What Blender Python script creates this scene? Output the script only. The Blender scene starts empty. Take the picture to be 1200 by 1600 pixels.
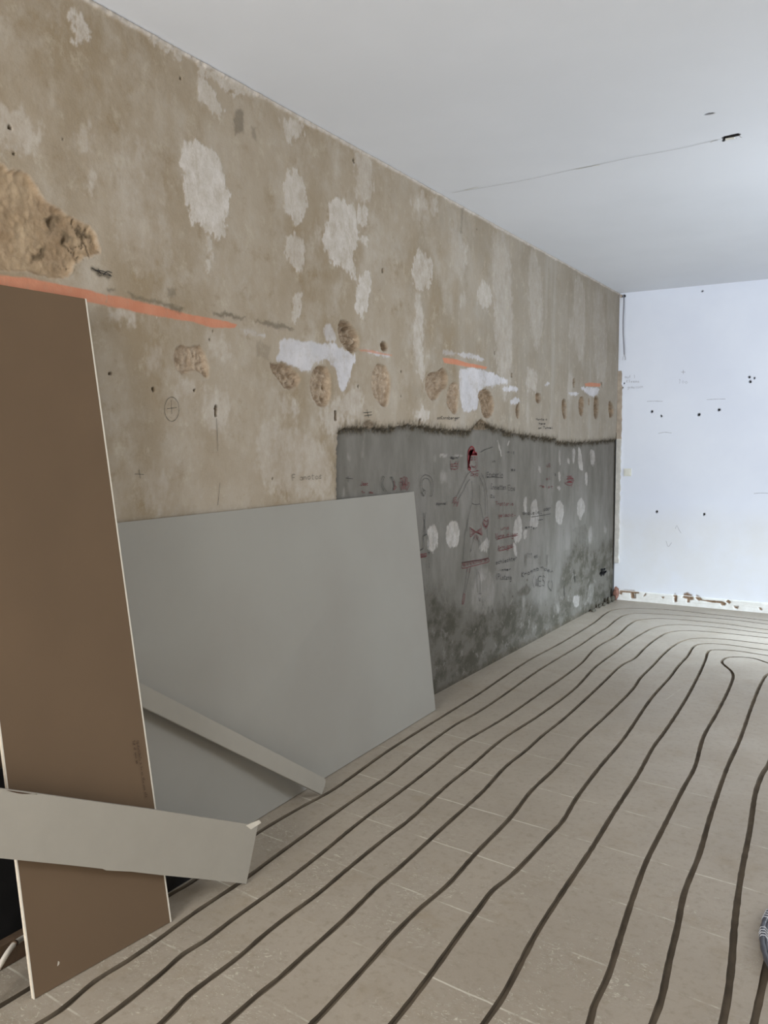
import bpy, bmesh, math, random
import numpy as np
from mathutils import Vector, Matrix
from mathutils.geometry import delaunay_2d_cdt

random.seed(7)
SC = bpy.context.scene
COL = SC.collection

# ------------------------------------------------------------------ camera
FPX, YAW, PITCH, ROLL = 1314.86, 0.545306, 0.0759777, -0.0021968
CX, CH = 2.30417, 1.48            # camera x and height (camera at y = 0)
D, H, W, YR = 8.1347, 2.9425, 3.9, -2.4   # back wall y, ceiling z, right wall x, rear wall y
cF = np.array([-math.sin(YAW)*math.cos(PITCH), math.cos(YAW)*math.cos(PITCH), -math.sin(PITCH)])
_r = np.array([math.cos(YAW), math.sin(YAW), 0.0]); _u = np.cross(_r, cF)
cR = _r*math.cos(ROLL) + _u*math.sin(ROLL); cU = _u*math.cos(ROLL) - _r*math.sin(ROLL)
cam = bpy.data.cameras.new('camera')
cam.sensor_fit = 'VERTICAL'; cam.sensor_height = 32.0; cam.lens = FPX/1600*32.0
cam.clip_start = 0.02
camo = bpy.data.objects.new('camera', cam); COL.objects.link(camo)
camo.matrix_world = Matrix(((cR[0], cU[0], -cF[0], CX), (cR[1], cU[1], -cF[1], 0), (cR[2], cU[2], -cF[2], CH), (0, 0, 0, 1)))
SC.camera = camo

# ------------------------------------------------------------------ world, lights, exposure
SC.view_settings.view_transform = 'Standard'; SC.view_settings.look = 'None'
SC.view_settings.gamma = 1.0; SC.view_settings.exposure = 0.0; SC.view_settings.use_curve_mapping = False
wd = bpy.data.worlds.new('sky'); SC.world = wd; wd.use_nodes = True
wd.node_tree.nodes['Background'].inputs[0].default_value = (0.66, 0.80, 1.0, 1)
wd.node_tree.nodes['Background'].inputs[1].default_value = 0.6
def area(name, loc, rot, sx, sy, power, col, spread=180):
    L = bpy.data.lights.new(name, 'AREA'); L.shape = 'RECTANGLE'; L.size = sx; L.size_y = sy
    L.energy = power; L.color = col; L.spread = math.radians(spread)
    o = bpy.data.objects.new(name, L); COL.objects.link(o); o.location = loc; o.rotation_euler = rot
    return o
# daylight entering through the shop-front window behind the camera, and through the far door at the right
area('daylight_rear_window', (1.05, YR-0.10, 1.60), (math.radians(90), 0, 0), 1.6, 2.3, 230, (0.955, 0.98, 1.0))
area('daylight_side_window', (W+0.10, 5.1, 1.6), (math.radians(90), 0, math.radians(90)), 1.4, 1.5, 98, (0.78, 0.88, 1.0))
area('daylight_side_door', (W+0.10, 7.0, 1.35), (math.radians(60), 0, math.radians(90)), 0.9, 1.0, 42, (0.66, 0.82, 1.0), 55)

# ------------------------------------------------------------------ pixel of the 1200x1600 frame -> point on a real surface
def ray(px, py): return cF + cR*((px-600)/FPX) - cU*((py-800)/FPX)
CP = np.array([CX, 0.0, CH])
def on_floor(px, py, z=0.0): d = ray(px, py); return CP + d*((z-CH)/d[2])
def on_left(px, py, x=0.0): d = ray(px, py); return CP + d*((x-CX)/d[0])
def on_back(px, py, y=None):
    y = D if y is None else y
    d = ray(px, py); return CP + d*(y/d[1])
def on_ceil(px, py): d = ray(px, py); return CP + d*((H-CH)/d[2])

# ------------------------------------------------------------------ object helpers
def link(o, parent=None):
    COL.objects.link(o)
    if parent is not None: o.parent = parent
    return o
def tag(o, label=None, cat=None, group=None, kind=None):
    if label: o['label'] = label
    if cat: o['category'] = cat
    if group: o['group'] = group
    if kind: o['kind'] = kind
    return o
def mesh_obj(name, verts, faces, mats, parent=None, smooth=False, mi=None):
    me = bpy.data.meshes.new(name); me.from_pydata([tuple(map(float, v)) for v in verts], [], faces)
    for m in (mats if isinstance(mats, (list, tuple)) else [mats]): me.materials.append(m)
    if mi is not None: me.polygons.foreach_set('material_index', mi)
    if smooth: me.polygons.foreach_set('use_smooth', [True]*len(me.polygons))
    me.update()
    return link(bpy.data.objects.new(name, me), parent)
def bm_obj(name, bm, mats, parent=None, smooth=False):
    me = bpy.data.meshes.new(name); bm.to_mesh(me); bm.free()
    for m in (mats if isinstance(mats, (list, tuple)) else [mats]): me.materials.append(m)
    if smooth: me.polygons.foreach_set('use_smooth', [True]*len(me.polygons))
    return link(bpy.data.objects.new(name, me), parent)
def box_bm(bm, a, b, bevel=0.0):
    a = Vector(a); b = Vector(b); r = bmesh.ops.create_cube(bm, size=1)
    vs = r['verts']; s = b-a; c = (a+b)/2
    for v in vs: v.co = Vector((v.co.x*s.x, v.co.y*s.y, v.co.z*s.z)) + c
    if bevel: bmesh.ops.bevel(bm, geom=list({e for v in vs for e in v.link_edges}), offset=bevel, segments=2, affect='EDGES', profile=0.6)
def box(name, a, b, m, parent=None, bevel=0.0):
    bm = bmesh.new(); box_bm(bm, a, b, bevel); return bm_obj(name, bm, m, parent)
def tube(name, pts, rad, m, parent=None, n=10, cyc=False, rfun=None):
    pts = [Vector(tuple(map(float, q))) for q in pts]; N = len(pts); V = []; Fc = []
    prev = None
    for i, q in enumerate(pts):
        a = pts[(i-1) % N] if (cyc or i > 0) else pts[i]; b = pts[(i+1) % N] if (cyc or i < N-1) else pts[i]
        t = (b-a).normalized()
        if prev is None:
            prev = t.orthogonal().normalized()
        prev = (prev - t*prev.dot(t)).normalized(); s = t.cross(prev)
        for k in range(n):
            an = 2*math.pi*k/n; r = rad if rfun is None else rfun(i, an)
            V.append(q + (prev*math.cos(an) + s*math.sin(an))*r)
    for i in range(N if cyc else N-1):
        j = (i+1) % N
        for k in range(n):
            l = (k+1) % n; Fc.append((i*n+k, i*n+l, j*n+l, j*n+k))
    if not cyc: Fc += [tuple(range(n))[::-1], tuple((N-1)*n+k for k in range(n))]
    return mesh_obj(name, V, Fc, m, parent, True)
def smooth_poly(pts, step):
    """Catmull-Rom resample of 2-D points with roughly even steps."""
    P = np.array(pts, float); out = []
    P = np.vstack([2*P[0]-P[1], P, 2*P[-1]-P[-2]])
    for i in range(1, len(P)-2):
        p0, p1, p2, p3 = P[i-1], P[i], P[i+1], P[i+2]
        n = max(1, int(np.hypot(*(p2-p1))/step))
        d01, d12, d23 = [max(1e-6, np.hypot(*(b-a)))**0.5 for a, b in ((p0, p1), (p1, p2), (p2, p3))]
        m1 = (p2-p1) + d12*((p1-p0)/d01 - (p2-p0)/(d01+d12)); m2 = (p2-p1) + d12*((p3-p2)/d23 - (p3-p1)/(d12+d23))
        for k in range(n):
            t = k/n; t2 = t*t; t3 = t2*t
            out.append((2*t3-3*t2+1)*p1 + (t3-2*t2+t)*m1 + (-2*t3+3*t2)*p2 + (t3-t2)*m2)
    out.append(P[-2]); return np.array(out)

# ------------------------------------------------------------------ material helpers
class NT:
    def __init__(s, name, rough=0.9, spec=0.25):
        s.m = bpy.data.materials.new(name); s.m.use_nodes = True; s.t = s.m.node_tree
        s.b = s.t.nodes['Principled BSDF']; s.b.inputs['Roughness'].default_value = rough
        s.b.inputs['Specular IOR Level'].default_value = spec
        s._pos = None
    def n(s, typ, **kw):
        nd = s.t.nodes.new(typ)
        for k, v in kw.items(): setattr(nd, k, v)
        return nd
    def put(s, sock, v):
        if isinstance(v, bpy.types.NodeSocket): s.t.links.new(v, sock)
        elif isinstance(v, (tuple, list)) and len(v) == 3 and sock.type == 'RGBA': sock.default_value = (*v, 1)
        else: sock.default_value = v
    def pos(s, scale=(1, 1, 1), rot=(0, 0, 0), loc=(0, 0, 0)):
        g = s.n('ShaderNodeNewGeometry'); mp = s.n('ShaderNodeMapping')
        mp.inputs['Scale'].default_value = scale; mp.inputs['Rotation'].default_value = rot; mp.inputs['Location'].default_value = loc
        s.t.links.new(g.outputs['Position'], mp.inputs['Vector']); return mp.outputs[0]
    def noise(s, scale, detail=4, rough=0.55, vec=None, dist=0.0):
        nd = s.n('ShaderNodeTexNoise'); nd.inputs['Scale'].default_value = scale; nd.inputs['Detail'].default_value = detail
        nd.inputs['Roughness'].default_value = rough; nd.inputs['Distortion'].default_value = dist
        s.t.links.new(vec if vec is not None else s.pos(), nd.inputs['Vector']); return nd.outputs[0]
    def ramp(s, v, a, b, to0=0.0, to1=1.0):
        nd = s.n('ShaderNodeMapRange', interpolation_type='SMOOTHSTEP')
        s.put(nd.inputs[0], v); nd.inputs[1].default_value = a; nd.inputs[2].default_value = b
        nd.inputs[3].default_value = to0; nd.inputs[4].default_value = to1; return nd.outputs[0]
    def math(s, op, a, b=0.0, c=None):
        nd = s.n('ShaderNodeMath', operation=op); s.put(nd.inputs[0], a); s.put(nd.inputs[1], b)
        if c is not None: s.put(nd.inputs[2], c)
        return nd.outputs[0]
    def mix(s, f, a, b, mode='MIX'):
        nd = s.n('ShaderNodeMix', data_type='RGBA', blend_type=mode)
        s.put(nd.inputs['Factor'], f); s.put(nd.inputs['A'], a); s.put(nd.inputs['B'], b); return nd.outputs['Result']
    def attr(s, name):
        nd = s.n('ShaderNodeAttribute', attribute_type='GEOMETRY'); nd.attribute_name = name; return nd.outputs['Fac']
    def color(s, c): s.put(s.b.inputs['Base Color'], c); return s
    def bump(s, h, strength=0.3, dist=0.01):
        nd = s.n('ShaderNodeBump'); nd.inputs['Strength'].default_value = strength; nd.inputs['Distance'].default_value = dist
        s.put(nd.inputs['Height'], h); s.t.links.new(nd.outputs[0], s.b.inputs['Normal']); return s
def plain(name, c, rough=0.8, var=0.12, scale=20, bump=0.0, spec=0.25, metal=0.0, bscale=None):
    t = NT(name, rough, spec); t.b.inputs['Metallic'].default_value = metal
    f = t.noise(scale, 5)
    t.color(t.mix(t.ramp(f, 0.3, 0.7), tuple(x*(1-var) for x in c), tuple(min(1, x*(1+var)) for x in c)))
    if bump: t.bump(t.noise(bscale or scale*6, 4), bump, 0.003)
    return t.m
def sr(r, g, b): return tuple(((v/255+0.055)/1.055)**2.4 if v > 10 else v/255/12.92 for v in (r, g, b))

# left wall: tan scraped plaster, grey cement render, filler patches, bare hollows, orange paint, painted gap and hole shade, dirt
t = NT('scraped_plaster', 0.95, 0.15)
tan = t.mix(t.ramp(t.noise(1.7, 6, 0.6), 0.33, 0.68), sr(160, 146, 121), sr(181, 171, 152))
tan = t.mix(t.ramp(t.noise(4.5, 7, 0.65, t.pos((1, 1, 0.75))), 0.42, 0.75), tan, sr(192, 185, 170))
tan = t.mix(t.ramp(t.noise(6.0, 8, 0.7, t.pos(loc=(3, 1, 7))), 0.52, 0.80), tan, sr(148, 131, 102))
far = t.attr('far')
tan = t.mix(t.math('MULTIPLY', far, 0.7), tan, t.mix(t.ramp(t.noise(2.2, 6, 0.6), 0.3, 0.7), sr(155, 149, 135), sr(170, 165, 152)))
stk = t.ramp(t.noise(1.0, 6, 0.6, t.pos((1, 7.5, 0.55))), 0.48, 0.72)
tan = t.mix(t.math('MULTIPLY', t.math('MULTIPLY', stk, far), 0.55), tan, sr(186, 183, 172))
tan = t.mix(t.ramp(t.noise(13, 8, 0.75, t.pos((1, 1, 0.8), loc=(2, 9, 1))), 0.52, 0.70, 0, 0.5), tan, sr(203, 196, 176))
tan = t.mix(t.ramp(t.noise(11, 8, 0.75, t.pos(loc=(6, 2, 8))), 0.56, 0.74, 0, 0.45), tan, sr(138, 121, 94))
fine = t.ramp(t.noise(90, 5, 0.7), 0.60, 0.70)
tan = t.mix(t.math('MULTIPLY', fine, 0.22), tan, sr(120, 105, 82))
cem = t.mix(t.ramp(t.noise(2.6, 6, 0.6, t.pos((1, 2.0, 0.8))), 0.32, 0.7), sr(121, 120, 113), sr(141, 140, 135))
cem = t.mix(t.ramp(t.noise(1.0, 6, 0.65, t.pos((1, 4, 1.0))), 0.5, 0.78, 0, 0.35), cem, sr(158, 157, 152))
cem = t.mix(t.ramp(t.noise(7, 7, 0.7, t.pos(loc=(9, 0, 2))), 0.55, 0.78, 0, 0.5), cem, sr(104, 101, 90))
damp = t.attr('damp')
dn = t.ramp(t.noise(6, 8, 0.68, t.pos((1, 0.75, 1.0))), 0.40, 0.60)
dcol = t.mix(dn, sr(74, 72, 60), sr(112, 110, 102))
dcol = t.mix(t.ramp(t.noise(14, 7, 0.7, t.pos((1, 0.8, 1), loc=(1, 4, 2))), 0.56, 0.66, 0, 0.5), dcol, sr(150, 148, 142))
cem = t.mix(damp, cem, dcol)
cem = t.mix(1.0, cem, (0.89, 0.87, 0.83), 'MULTIPLY')
base = t.mix(t.attr('cement'), tan, cem)
fill = t.mix(t.ramp(t.noise(16, 6, 0.7), 0.3, 0.75), sr(206, 201, 190), sr(233, 231, 225))
fat = t.attr('filler')
fmod = t.math('MULTIPLY', fat, t.ramp(t.noise(16, 9, 0.78, t.pos((1, 1.3, 0.8))), 0.30, 0.60, 0.35, 1.0))
base = t.mix(fmod, base, fill)
bl = t.mix(t.ramp(t.noise(7, 6, 0.65), 0.3, 0.7), sr(206, 208, 212), sr(232, 234, 238))
base = t.mix(t.math('MULTIPLY', t.attr('white'), t.ramp(t.noise(11, 9, 0.75, t.pos(loc=(8, 8, 1))), 0.30, 0.55, 0.35, 1.0)), base, bl)
base = t.mix(t.math('MULTIPLY', t.attr('orange'), t.ramp(t.noise(22, 7, 0.7), 0.25, 0.5, 0.7, 1)), base, t.mix(t.ramp(t.noise(12, 4), 0.3, 0.7), sr(205, 140, 110), sr(214, 152, 122)))
hol = t.mix(t.ramp(t.noise(34, 8, 0.72), 0.35, 0.68), sr(176, 158, 134), sr(214, 198, 174))
hol = t.mix(t.ramp(t.noise(9, 6, 0.7, t.pos(loc=(4, 4, 4))), 0.55, 0.72, 0, 0.35), hol, sr(146, 122, 96))
hol = t.mix(t.math('MULTIPLY', t.attr('bare'), 0.7), hol, t.mix(t.ramp(t.noise(7, 8, 0.7), 0.35, 0.65), sr(140, 116, 84), sr(178, 158, 126)))
hol = t.mix(t.math('MULTIPLY', far, 0.75), hol, t.mix(t.ramp(t.noise(25, 6, 0.7), 0.35, 0.65), sr(118, 98, 74), sr(166, 145, 118)))  # far hollows: browner core, with deep shade put into the colour
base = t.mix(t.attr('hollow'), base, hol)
base = t.mix(t.attr('dirt_shade'), base, t.mix(t.ramp(t.noise(50, 6, 0.7), 0.35, 0.7), sr(52, 47, 36), sr(95, 85, 66)))
base = t.mix(1.0, base, (0.785, 0.735, 0.715), 'MULTIPLY')
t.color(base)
hb = t.math('ADD', t.math('MULTIPLY', t.noise(140, 4, 0.6), 0.3), t.math('MULTIPLY', t.noise(22, 6, 0.65), 1.4))
hb = t.math('ADD', hb, t.math('MULTIPLY', t.math('MULTIPLY', t.noise(48, 9, 0.8), t.attr('hollow')), t.math('SUBTRACT', 3.2, t.math('MULTIPLY', t.attr('bare'), 2.0))))
t.bump(hb, 0.5, 0.004)
M_WALL = t.m

t = NT('white_wall_paint', 0.75, 0.3)
c = t.mix(t.ramp(t.noise(1.2, 5), 0.3, 0.7), sr(228, 232, 243), sr(235, 239, 248))
z = t.n('ShaderNodeSeparateXYZ'); t.t.links.new(t.pos(), z.inputs[0])
low = t.math('MULTIPLY', t.ramp(z.outputs[2], 1.0, 0.7), 0.5)
c = t.mix(t.math('MULTIPLY', low, t.ramp(t.noise(2.5, 6, 0.65), 0.3, 0.7, 0.5, 1)), c, sr(222, 218, 208))
c = t.mix(t.ramp(t.noise(7, 7, 0.75, t.pos(loc=(2, 2, 5))), 0.64, 0.80, 0, 0.25), c, sr(200, 197, 190))
c = t.mix(t.attr('hollow'), c, t.mix(t.ramp(t.noise(50, 5), 0.3, 0.7), sr(120, 96, 76), sr(150, 128, 108)))
c = t.mix(t.attr('dirt_shade'), c, sr(40, 38, 38))
t.color(c).bump(t.noise(120, 3), 0.12, 0.002)
M_WHITE = t.m
M_SKIRT = plain('white_plaster_skirting', sr(228, 226, 218), 0.85, 0.04, 8, 0.3)

t = NT('ceiling_paint', 0.85, 0.2)
c = t.mix(t.ramp(t.noise(0.9, 4), 0.3, 0.7), sr(224, 226, 230), sr(230, 232, 236))
c = t.mix(t.attr('dirt_shade'), c, sr(35, 33, 33))
t.color(c).bump(t.noise(60, 4), 0.12, 0.003); M_CEIL = t.m

# floor: dusty cement-levelled tiles with pale joints
def floor_mat():
    t = NT('dusty_levelled_floor', 0.62, 0.45)
    c = t.mix(t.ramp(t.noise(1.6, 6, 0.6), 0.3, 0.7), sr(149, 137, 121), sr(160, 148, 132))
    c = t.mix(t.ramp(t.noise(5, 7, 0.68, t.pos(loc=(5, 3, 0))), 0.5, 0.75, 0, 0.6), c, sr(143, 128, 106))
    c = t.mix(t.ramp(t.noise(34, 7, 0.7), 0.48, 0.70, 0, 0.45), c, sr(124, 113, 94))
    c = t.mix(t.ramp(t.noise(150, 4, 0.7), 0.6, 0.72, 0, 0.35), c, sr(196, 187, 168))
    # trowel swirls and boot smears, mainly towards the camera
    sp = t.n('ShaderNodeSeparateXYZ'); t.t.links.new(t.pos(), sp.inputs[0])
    near = t.ramp(sp.outputs[1], 3.4, 2.0)
    sm = t.ramp(t.noise(26, 8, 0.8, t.pos((1, 1.5, 1)), 2.5), 0.545, 0.62)
    area_ = t.ramp(t.noise(3.3, 4, 0.6, t.pos(loc=(7, 7, 7))), 0.46, 0.60)
    swirl = t.math('MULTIPLY', t.math('MULTIPLY', sm, area_), near)
    c = t.mix(t.math('MULTIPLY', swirl, 0.75), c, sr(214, 205, 184))
    # tile joints: rotated 6 degrees to the room
    rp = t.n('ShaderNodeSeparateXYZ'); t.t.links.new(t.pos(rot=(0, 0, math.radians(5.7))), rp.inputs[0])
    def joint(coord, off, per, wid):
        wob = t.math('MULTIPLY', t.math('SUBTRACT', t.noise(9, 4), 0.5), 0.012)
        u = t.math('ADD', t.math('ADD', coord, -off), wob)
        a = t.math('ABSOLUTE', t.math('SUBTRACT', t.math('FRACT', t.math('ADD', t.math('DIVIDE', u, per), 0.5)), 0.5))
        return t.ramp(t.math('MULTIPLY', a, per), wid*1.6, wid*0.6)
    jx = joint(rp.outputs[1], JY, 0.3435, 0.0028)
    jx = t.math('MULTIPLY', jx, t.ramp(t.noise(4.2, 5, 0.7, t.pos(loc=(1, 8, 3))), 0.44, 0.60, 0.05, 0.75))
    jx = t.math('MULTIPLY', jx, t.ramp(sp.outputs[1], 4.6, 3.2))
    jy = joint(rp.outputs[0], JX, 0.3435, 0.0028)
    jy = t.math('MULTIPLY', jy, t.ramp(t.noise(1.9, 4, 0.7, t.pos(loc=(3, 3, 3))), 0.60, 0.68, 0, 0.25))
    c = t.mix(t.math('MAXIMUM', jx, jy), c, sr(204, 196, 179))
    t.color(c)
    t.put(t.b.inputs['Roughness'], t.ramp(t.noise(3, 5), 0.3, 0.7, 0.42, 0.58))
    h = t.math('ADD', t.math('MULTIPLY', t.noise(9, 6, 0.6), 1.0), t.math('MULTIPLY', swirl, 0.9))
    h = t.math('ADD', h, t.math('MULTIPLY', t.noise(90, 4, 0.7), 0.25))
    t.bump(h, 0.45, 0.004); return t.m
a57 = math.radians(5.7)
def rotc(x, y): return (x*math.cos(a57)-y*math.sin(a57), x*math.sin(a57)+y*math.cos(a57))
JY = rotc(1.05, 2.36)[1]; JX = rotc(1.66, 2.67)[0]
M_FLOOR = floor_mat()
M_GROOVE = plain('milled_groove', sr(96, 84, 69), 0.95, 0.25, 7, 0.6)

t = NT('brown_board_paper', 0.9, 0.15)
c = t.mix(t.ramp(t.noise(1.8, 5), 0.3, 0.7), sr(98, 80, 62), sr(103, 84, 65))
t.color(c).bump(t.noise(260, 3), 0.12, 0.001); M_BROWN = t.m
t = NT('grey_board_paper', 0.8, 0.2)
c = t.mix(t.ramp(t.noise(1.3, 5), 0.3, 0.7), sr(142, 136, 126), sr(147, 142, 132))
c = t.mix(t.ramp(t.noise(11, 7, 0.75), 0.68, 0.78, 0, 0.2), c, sr(150, 145, 132))
t.color(c).bump(t.noise(300, 3), 0.08, 0.001); M_GREY = t.m
M_GREYSTRIP = plain('grey_offcut_paper', sr(150, 143, 131), 0.85, 0.03, 5, 0.15)
M_GYPSUM = plain('gypsum_core', sr(204, 190, 170), 0.95, 0.08, 60, 0.6)
M_WRAP = plain('white_wrapped_edge', sr(196, 187, 172), 0.85, 0.04, 20)
M_RED = plain('red_marker', sr(100, 40, 40), 0.7, 0.15, 80)
M_REDSOLID = plain('red_marker_solid', sr(122, 28, 30), 0.6, 0.2, 120)
M_INK = plain('dark_marker', sr(36, 33, 31), 0.7, 0.2, 80)
M_PENCIL = plain('pencil', sr(60, 57, 51), 0.8, 0.2, 120)
M_FAINT = plain('faint_pencil', sr(150, 150, 154), 0.8, 0.1, 120)
M_CRACK = plain('hairline_crack', sr(176, 174, 170), 0.9, 0.15, 60)
M_BLACK = plain('shade_black', sr(24, 22, 21), 0.7, 0.3, 8)  # near-black for the pieces that stand in for deep shade
M_DARKBOARD = plain('dark_brown_board', sr(52, 42, 34), 0.85, 0.2, 8)
M_OLDWOOD = plain('old_brown_timber', sr(84, 66, 50), 0.85, 0.25, 12, 0.3)
M_CONDUIT = plain('off_white_conduit', sr(214, 204, 190), 0.5, 0.05, 30)
M_CABLE = plain('grey_cable_sheath', sr(142, 140, 146), 0.5, 0.05, 30)
M_WIRE = plain('pale_wire', sr(170, 165, 165), 0.4, 0.05, 30)
M_COIL = plain('dark_corrugated_pipe', sr(66, 66, 72), 0.38, 0.1, 30, spec=0.6)
M_COILTIE = plain('pale_twisted_tie', sr(176, 176, 180), 0.4, 0.1, 30)
M_SWITCH = plain('ivory_switch_plastic', sr(232, 231, 220), 0.35, 0.02, 30, spec=0.5)
M_EDGE = plain('raw_plaster_edge', sr(170, 156, 140), 0.95, 0.15, 14, 0.8)
M_EDGE2 = plain('pale_plaster_edge', sr(198, 193, 184), 0.95, 0.12, 14, 0.8)
M_BRICK = plain('broken_brick', sr(128, 92, 78), 0.95, 0.25, 40, 0.8)
M_MORTAR = plain('broken_mortar', sr(76, 71, 60), 0.95, 0.25, 40, 0.8)
M_METAL = plain('galvanised_bracket', sr(205, 205, 205), 0.4, 0.05, 30, metal=0.3)
M_OUT = plain('window_frame_paint', sr(215, 216, 216), 0.5, 0.03, 10)

# ------------------------------------------------------------------ 2-D helpers for the relief panels
def vnoise(u, v, scale, seed, octv=3):
    out = np.zeros_like(u); amp = 1.0; tot = 0
    for o in range(octv):
        rs = np.random.RandomState(seed+o*17); T = rs.rand(256, 256)
        a = u*scale; b = v*scale; i = np.floor(a).astype(int); j = np.floor(b).astype(int)
        fa = a-i; fb = b-j; fa = fa*fa*(3-2*fa); fb = fb*fb*(3-2*fb)
        g = lambda p, q: T[p % 256, q % 256]
        out += amp*((g(i, j)*(1-fa)+g(i+1, j)*fa)*(1-fb) + (g(i, j+1)*(1-fa)+g(i+1, j+1)*fa)*fb - 0.5)
        tot += amp; amp *= 0.55; scale *= 2.1
    return out/tot*2
def sdf(poly, U, V):
    """signed distance (positive inside) of points to a closed polygon"""
    P = np.array(poly, float); d = np.full(U.shape, 1e9); ins = np.zeros(U.shape, bool)
    for i in range(len(P)):
        a = P[i]; b = P[(i+1) % len(P)]; e = b-a; L = e@e+1e-12
        t_ = np.clip(((U-a[0])*e[0]+(V-a[1])*e[1])/L, 0, 1)
        d = np.minimum(d, (U-a[0]-t_*e[0])**2+(V-a[1]-t_*e[1])**2)
        c1 = (a[1] > V) != (b[1] > V)
        if abs(b[1]-a[1]) > 1e-12: ins ^= c1 & (U < (b[0]-a[0])*(V-a[1])/(b[1]-a[1])+a[0])
    d = np.sqrt(d); return np.where(ins, d, -d)
def sstep(x, a, b):
    t_ = np.clip((x-a)/(b-a), 0, 1); return t_*t_*(3-2*t_)
def chaikin(poly, it=2):
    P = np.array(poly, float)
    for _ in range(it):
        Q = np.roll(P, -1, 0); P = np.stack([P*.75+Q*.25, P*.25+Q*.75], 1).reshape(-1, 2)
    return [tuple(p_) for p_ in P]
class Panel:
    """fine grid in a plane; features push its vertices and set its masks"""
    def __init__(s, us, vs):
        s.us = us; s.vs = vs; s.U, s.V = np.meshgrid(us, vs, indexing='ij')
        s.disp = np.zeros_like(s.U); s.at = {}
        s.wu = vnoise(s.U, s.V, 9, 3, 4); s.wv = vnoise(s.U, s.V, 9, 43, 4)
        s.fu = vnoise(s.U, s.V, 55, 5, 3); s.fv = vnoise(s.U, s.V, 55, 75, 3)
        s.st = vnoise(s.U*1.6, s.V*0.6, 30, 205, 4)
    def a(s, n):
        if n not in s.at: s.at[n] = np.zeros_like(s.U)
        return s.at[n]
    def region(s, poly, warp=0.012, fine=0.006, margin=0.06):
        P = np.array(poly); lo = P.min(0)-margin; hi = P.max(0)+margin
        i0, i1 = np.searchsorted(s.us, [lo[0], hi[0]]); j0, j1 = np.searchsorted(s.vs, [lo[1], hi[1]])
        sl = (slice(i0, max(i1, i0+1)), slice(j0, max(j1, j0+1)))
        return sl, sdf(poly, s.U[sl]+s.wu[sl]*warp+s.fu[sl]*fine, s.V[sl]+s.wv[sl]*warp+s.fv[sl]*fine)
    def patch(s, n, poly, w=1.0, edge=0.008, rise=0.0, warp=0.022, fine=0.008, rag=0.0):
        if rag: poly = chaikin(poly)
        sl, d = s.region(poly, warp, fine)
        if rag: d = d + rag*(s.st[sl]*0.9+s.fv[sl]*0.5)
        m = sstep(d, -edge, edge)
        s.a(n)[sl] = np.maximum(s.a(n)[sl], m*w); s.disp[sl] += rise*m; return sl, m
    def hollow(s, poly, depth=0.02, n='hollow', warp=0.01, slope=0.018, rough=0.35):
        if len(poly) > 3: poly = chaikin(poly)
        sl, d = s.region(poly, warp); m = sstep(d, -0.002, 0.004)
        s.a(n)[sl] = np.maximum(s.a(n)[sl], m)
        prof = np.clip(d/slope, 0, 1); rg = 1+rough*(s.fu[sl]*1.3+s.wu[sl]*0.8)
        s.disp[sl] = np.where(d > -0.002, np.minimum(s.disp[sl], -depth*prof**0.7*rg), s.disp[sl])
        for w in ('filler', 'white'):
            if w in s.at: s.at[w][sl] *= (1-m)
    def build(s, name, conv, mat, parent=None):
        nu, nv = s.U.shape
        co = conv(s.U, s.V, s.disp).reshape(-1, 3)
        i = np.arange(nu-1)[:, None]*nv+np.arange(nv-1)[None, :]
        q = np.stack([i, i+nv, i+nv+1, i+1], -1).reshape(-1, 4)
        n_ = conv(np.array([0., 1, 0]), np.array([0., 0, 1]), np.zeros(3)); nn = np.cross(n_[1]-n_[0], n_[2]-n_[0])
        out = conv(np.zeros(1), np.zeros(1), np.ones(1))[0]-conv(np.zeros(1), np.zeros(1), np.zeros(1))[0]
        if nn@out < 0: q = q[:, ::-1]
        me = bpy.data.meshes.new(name); me.vertices.add(len(co)); me.vertices.foreach_set('co', co.astype(np.float32).ravel())
        me.loops.add(q.size); me.loops.foreach_set('vertex_index', q.astype(np.int32).ravel())
        me.polygons.add(len(q)); me.polygons.foreach_set('loop_start', np.arange(0, q.size, 4, dtype=np.int32))
        me.polygons.foreach_set('loop_total', np.full(len(q), 4, np.int32)); me.update(calc_edges=True)
        me.polygons.foreach_set('use_smooth', np.ones(len(q), bool))
        for k, v in s.at.items():
            at = me.attributes.new(k, 'FLOAT', 'POINT'); at.data.foreach_set('value', v.astype(np.float32).ravel())
        me.materials.append(mat)
        return link(bpy.data.objects.new(name, me), parent)

# ================================================================== LEFT WALL
def L(off, sc, pts): return [tuple(on_left(off[0]+x/sc, off[1]+y/sc)[1:]) for x, y in pts]
ys = [YR]
while ys[-1] < 1.35: ys.append(ys[-1]+0.1)
while ys[-1] < D-0.004:
    y = ys[-1]; ys.append(y+(0.0042 if y < 3 else 0.0042+(y-3)*0.0009))
ys[-1] = D
P = Panel(np.array(ys), np.linspace(0, H, 670))
C1 = ((0, 0), 3.0); C2 = ((400, 150), 3.0); C3 = ((0, 400), 3.0); C4 = ((400, 480), 4.0)
C5 = ((640, 500), 3.5294); C6 = ((540, 660), 4.6154); C7 = ((740, 660), 5.2174); FX = ((0, 0), 1.0)
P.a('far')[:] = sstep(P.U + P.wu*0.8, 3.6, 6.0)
P.disp += vnoise(P.U, P.V, 1.3, 91, 3)*0.003 + P.wu*0.0008
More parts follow.
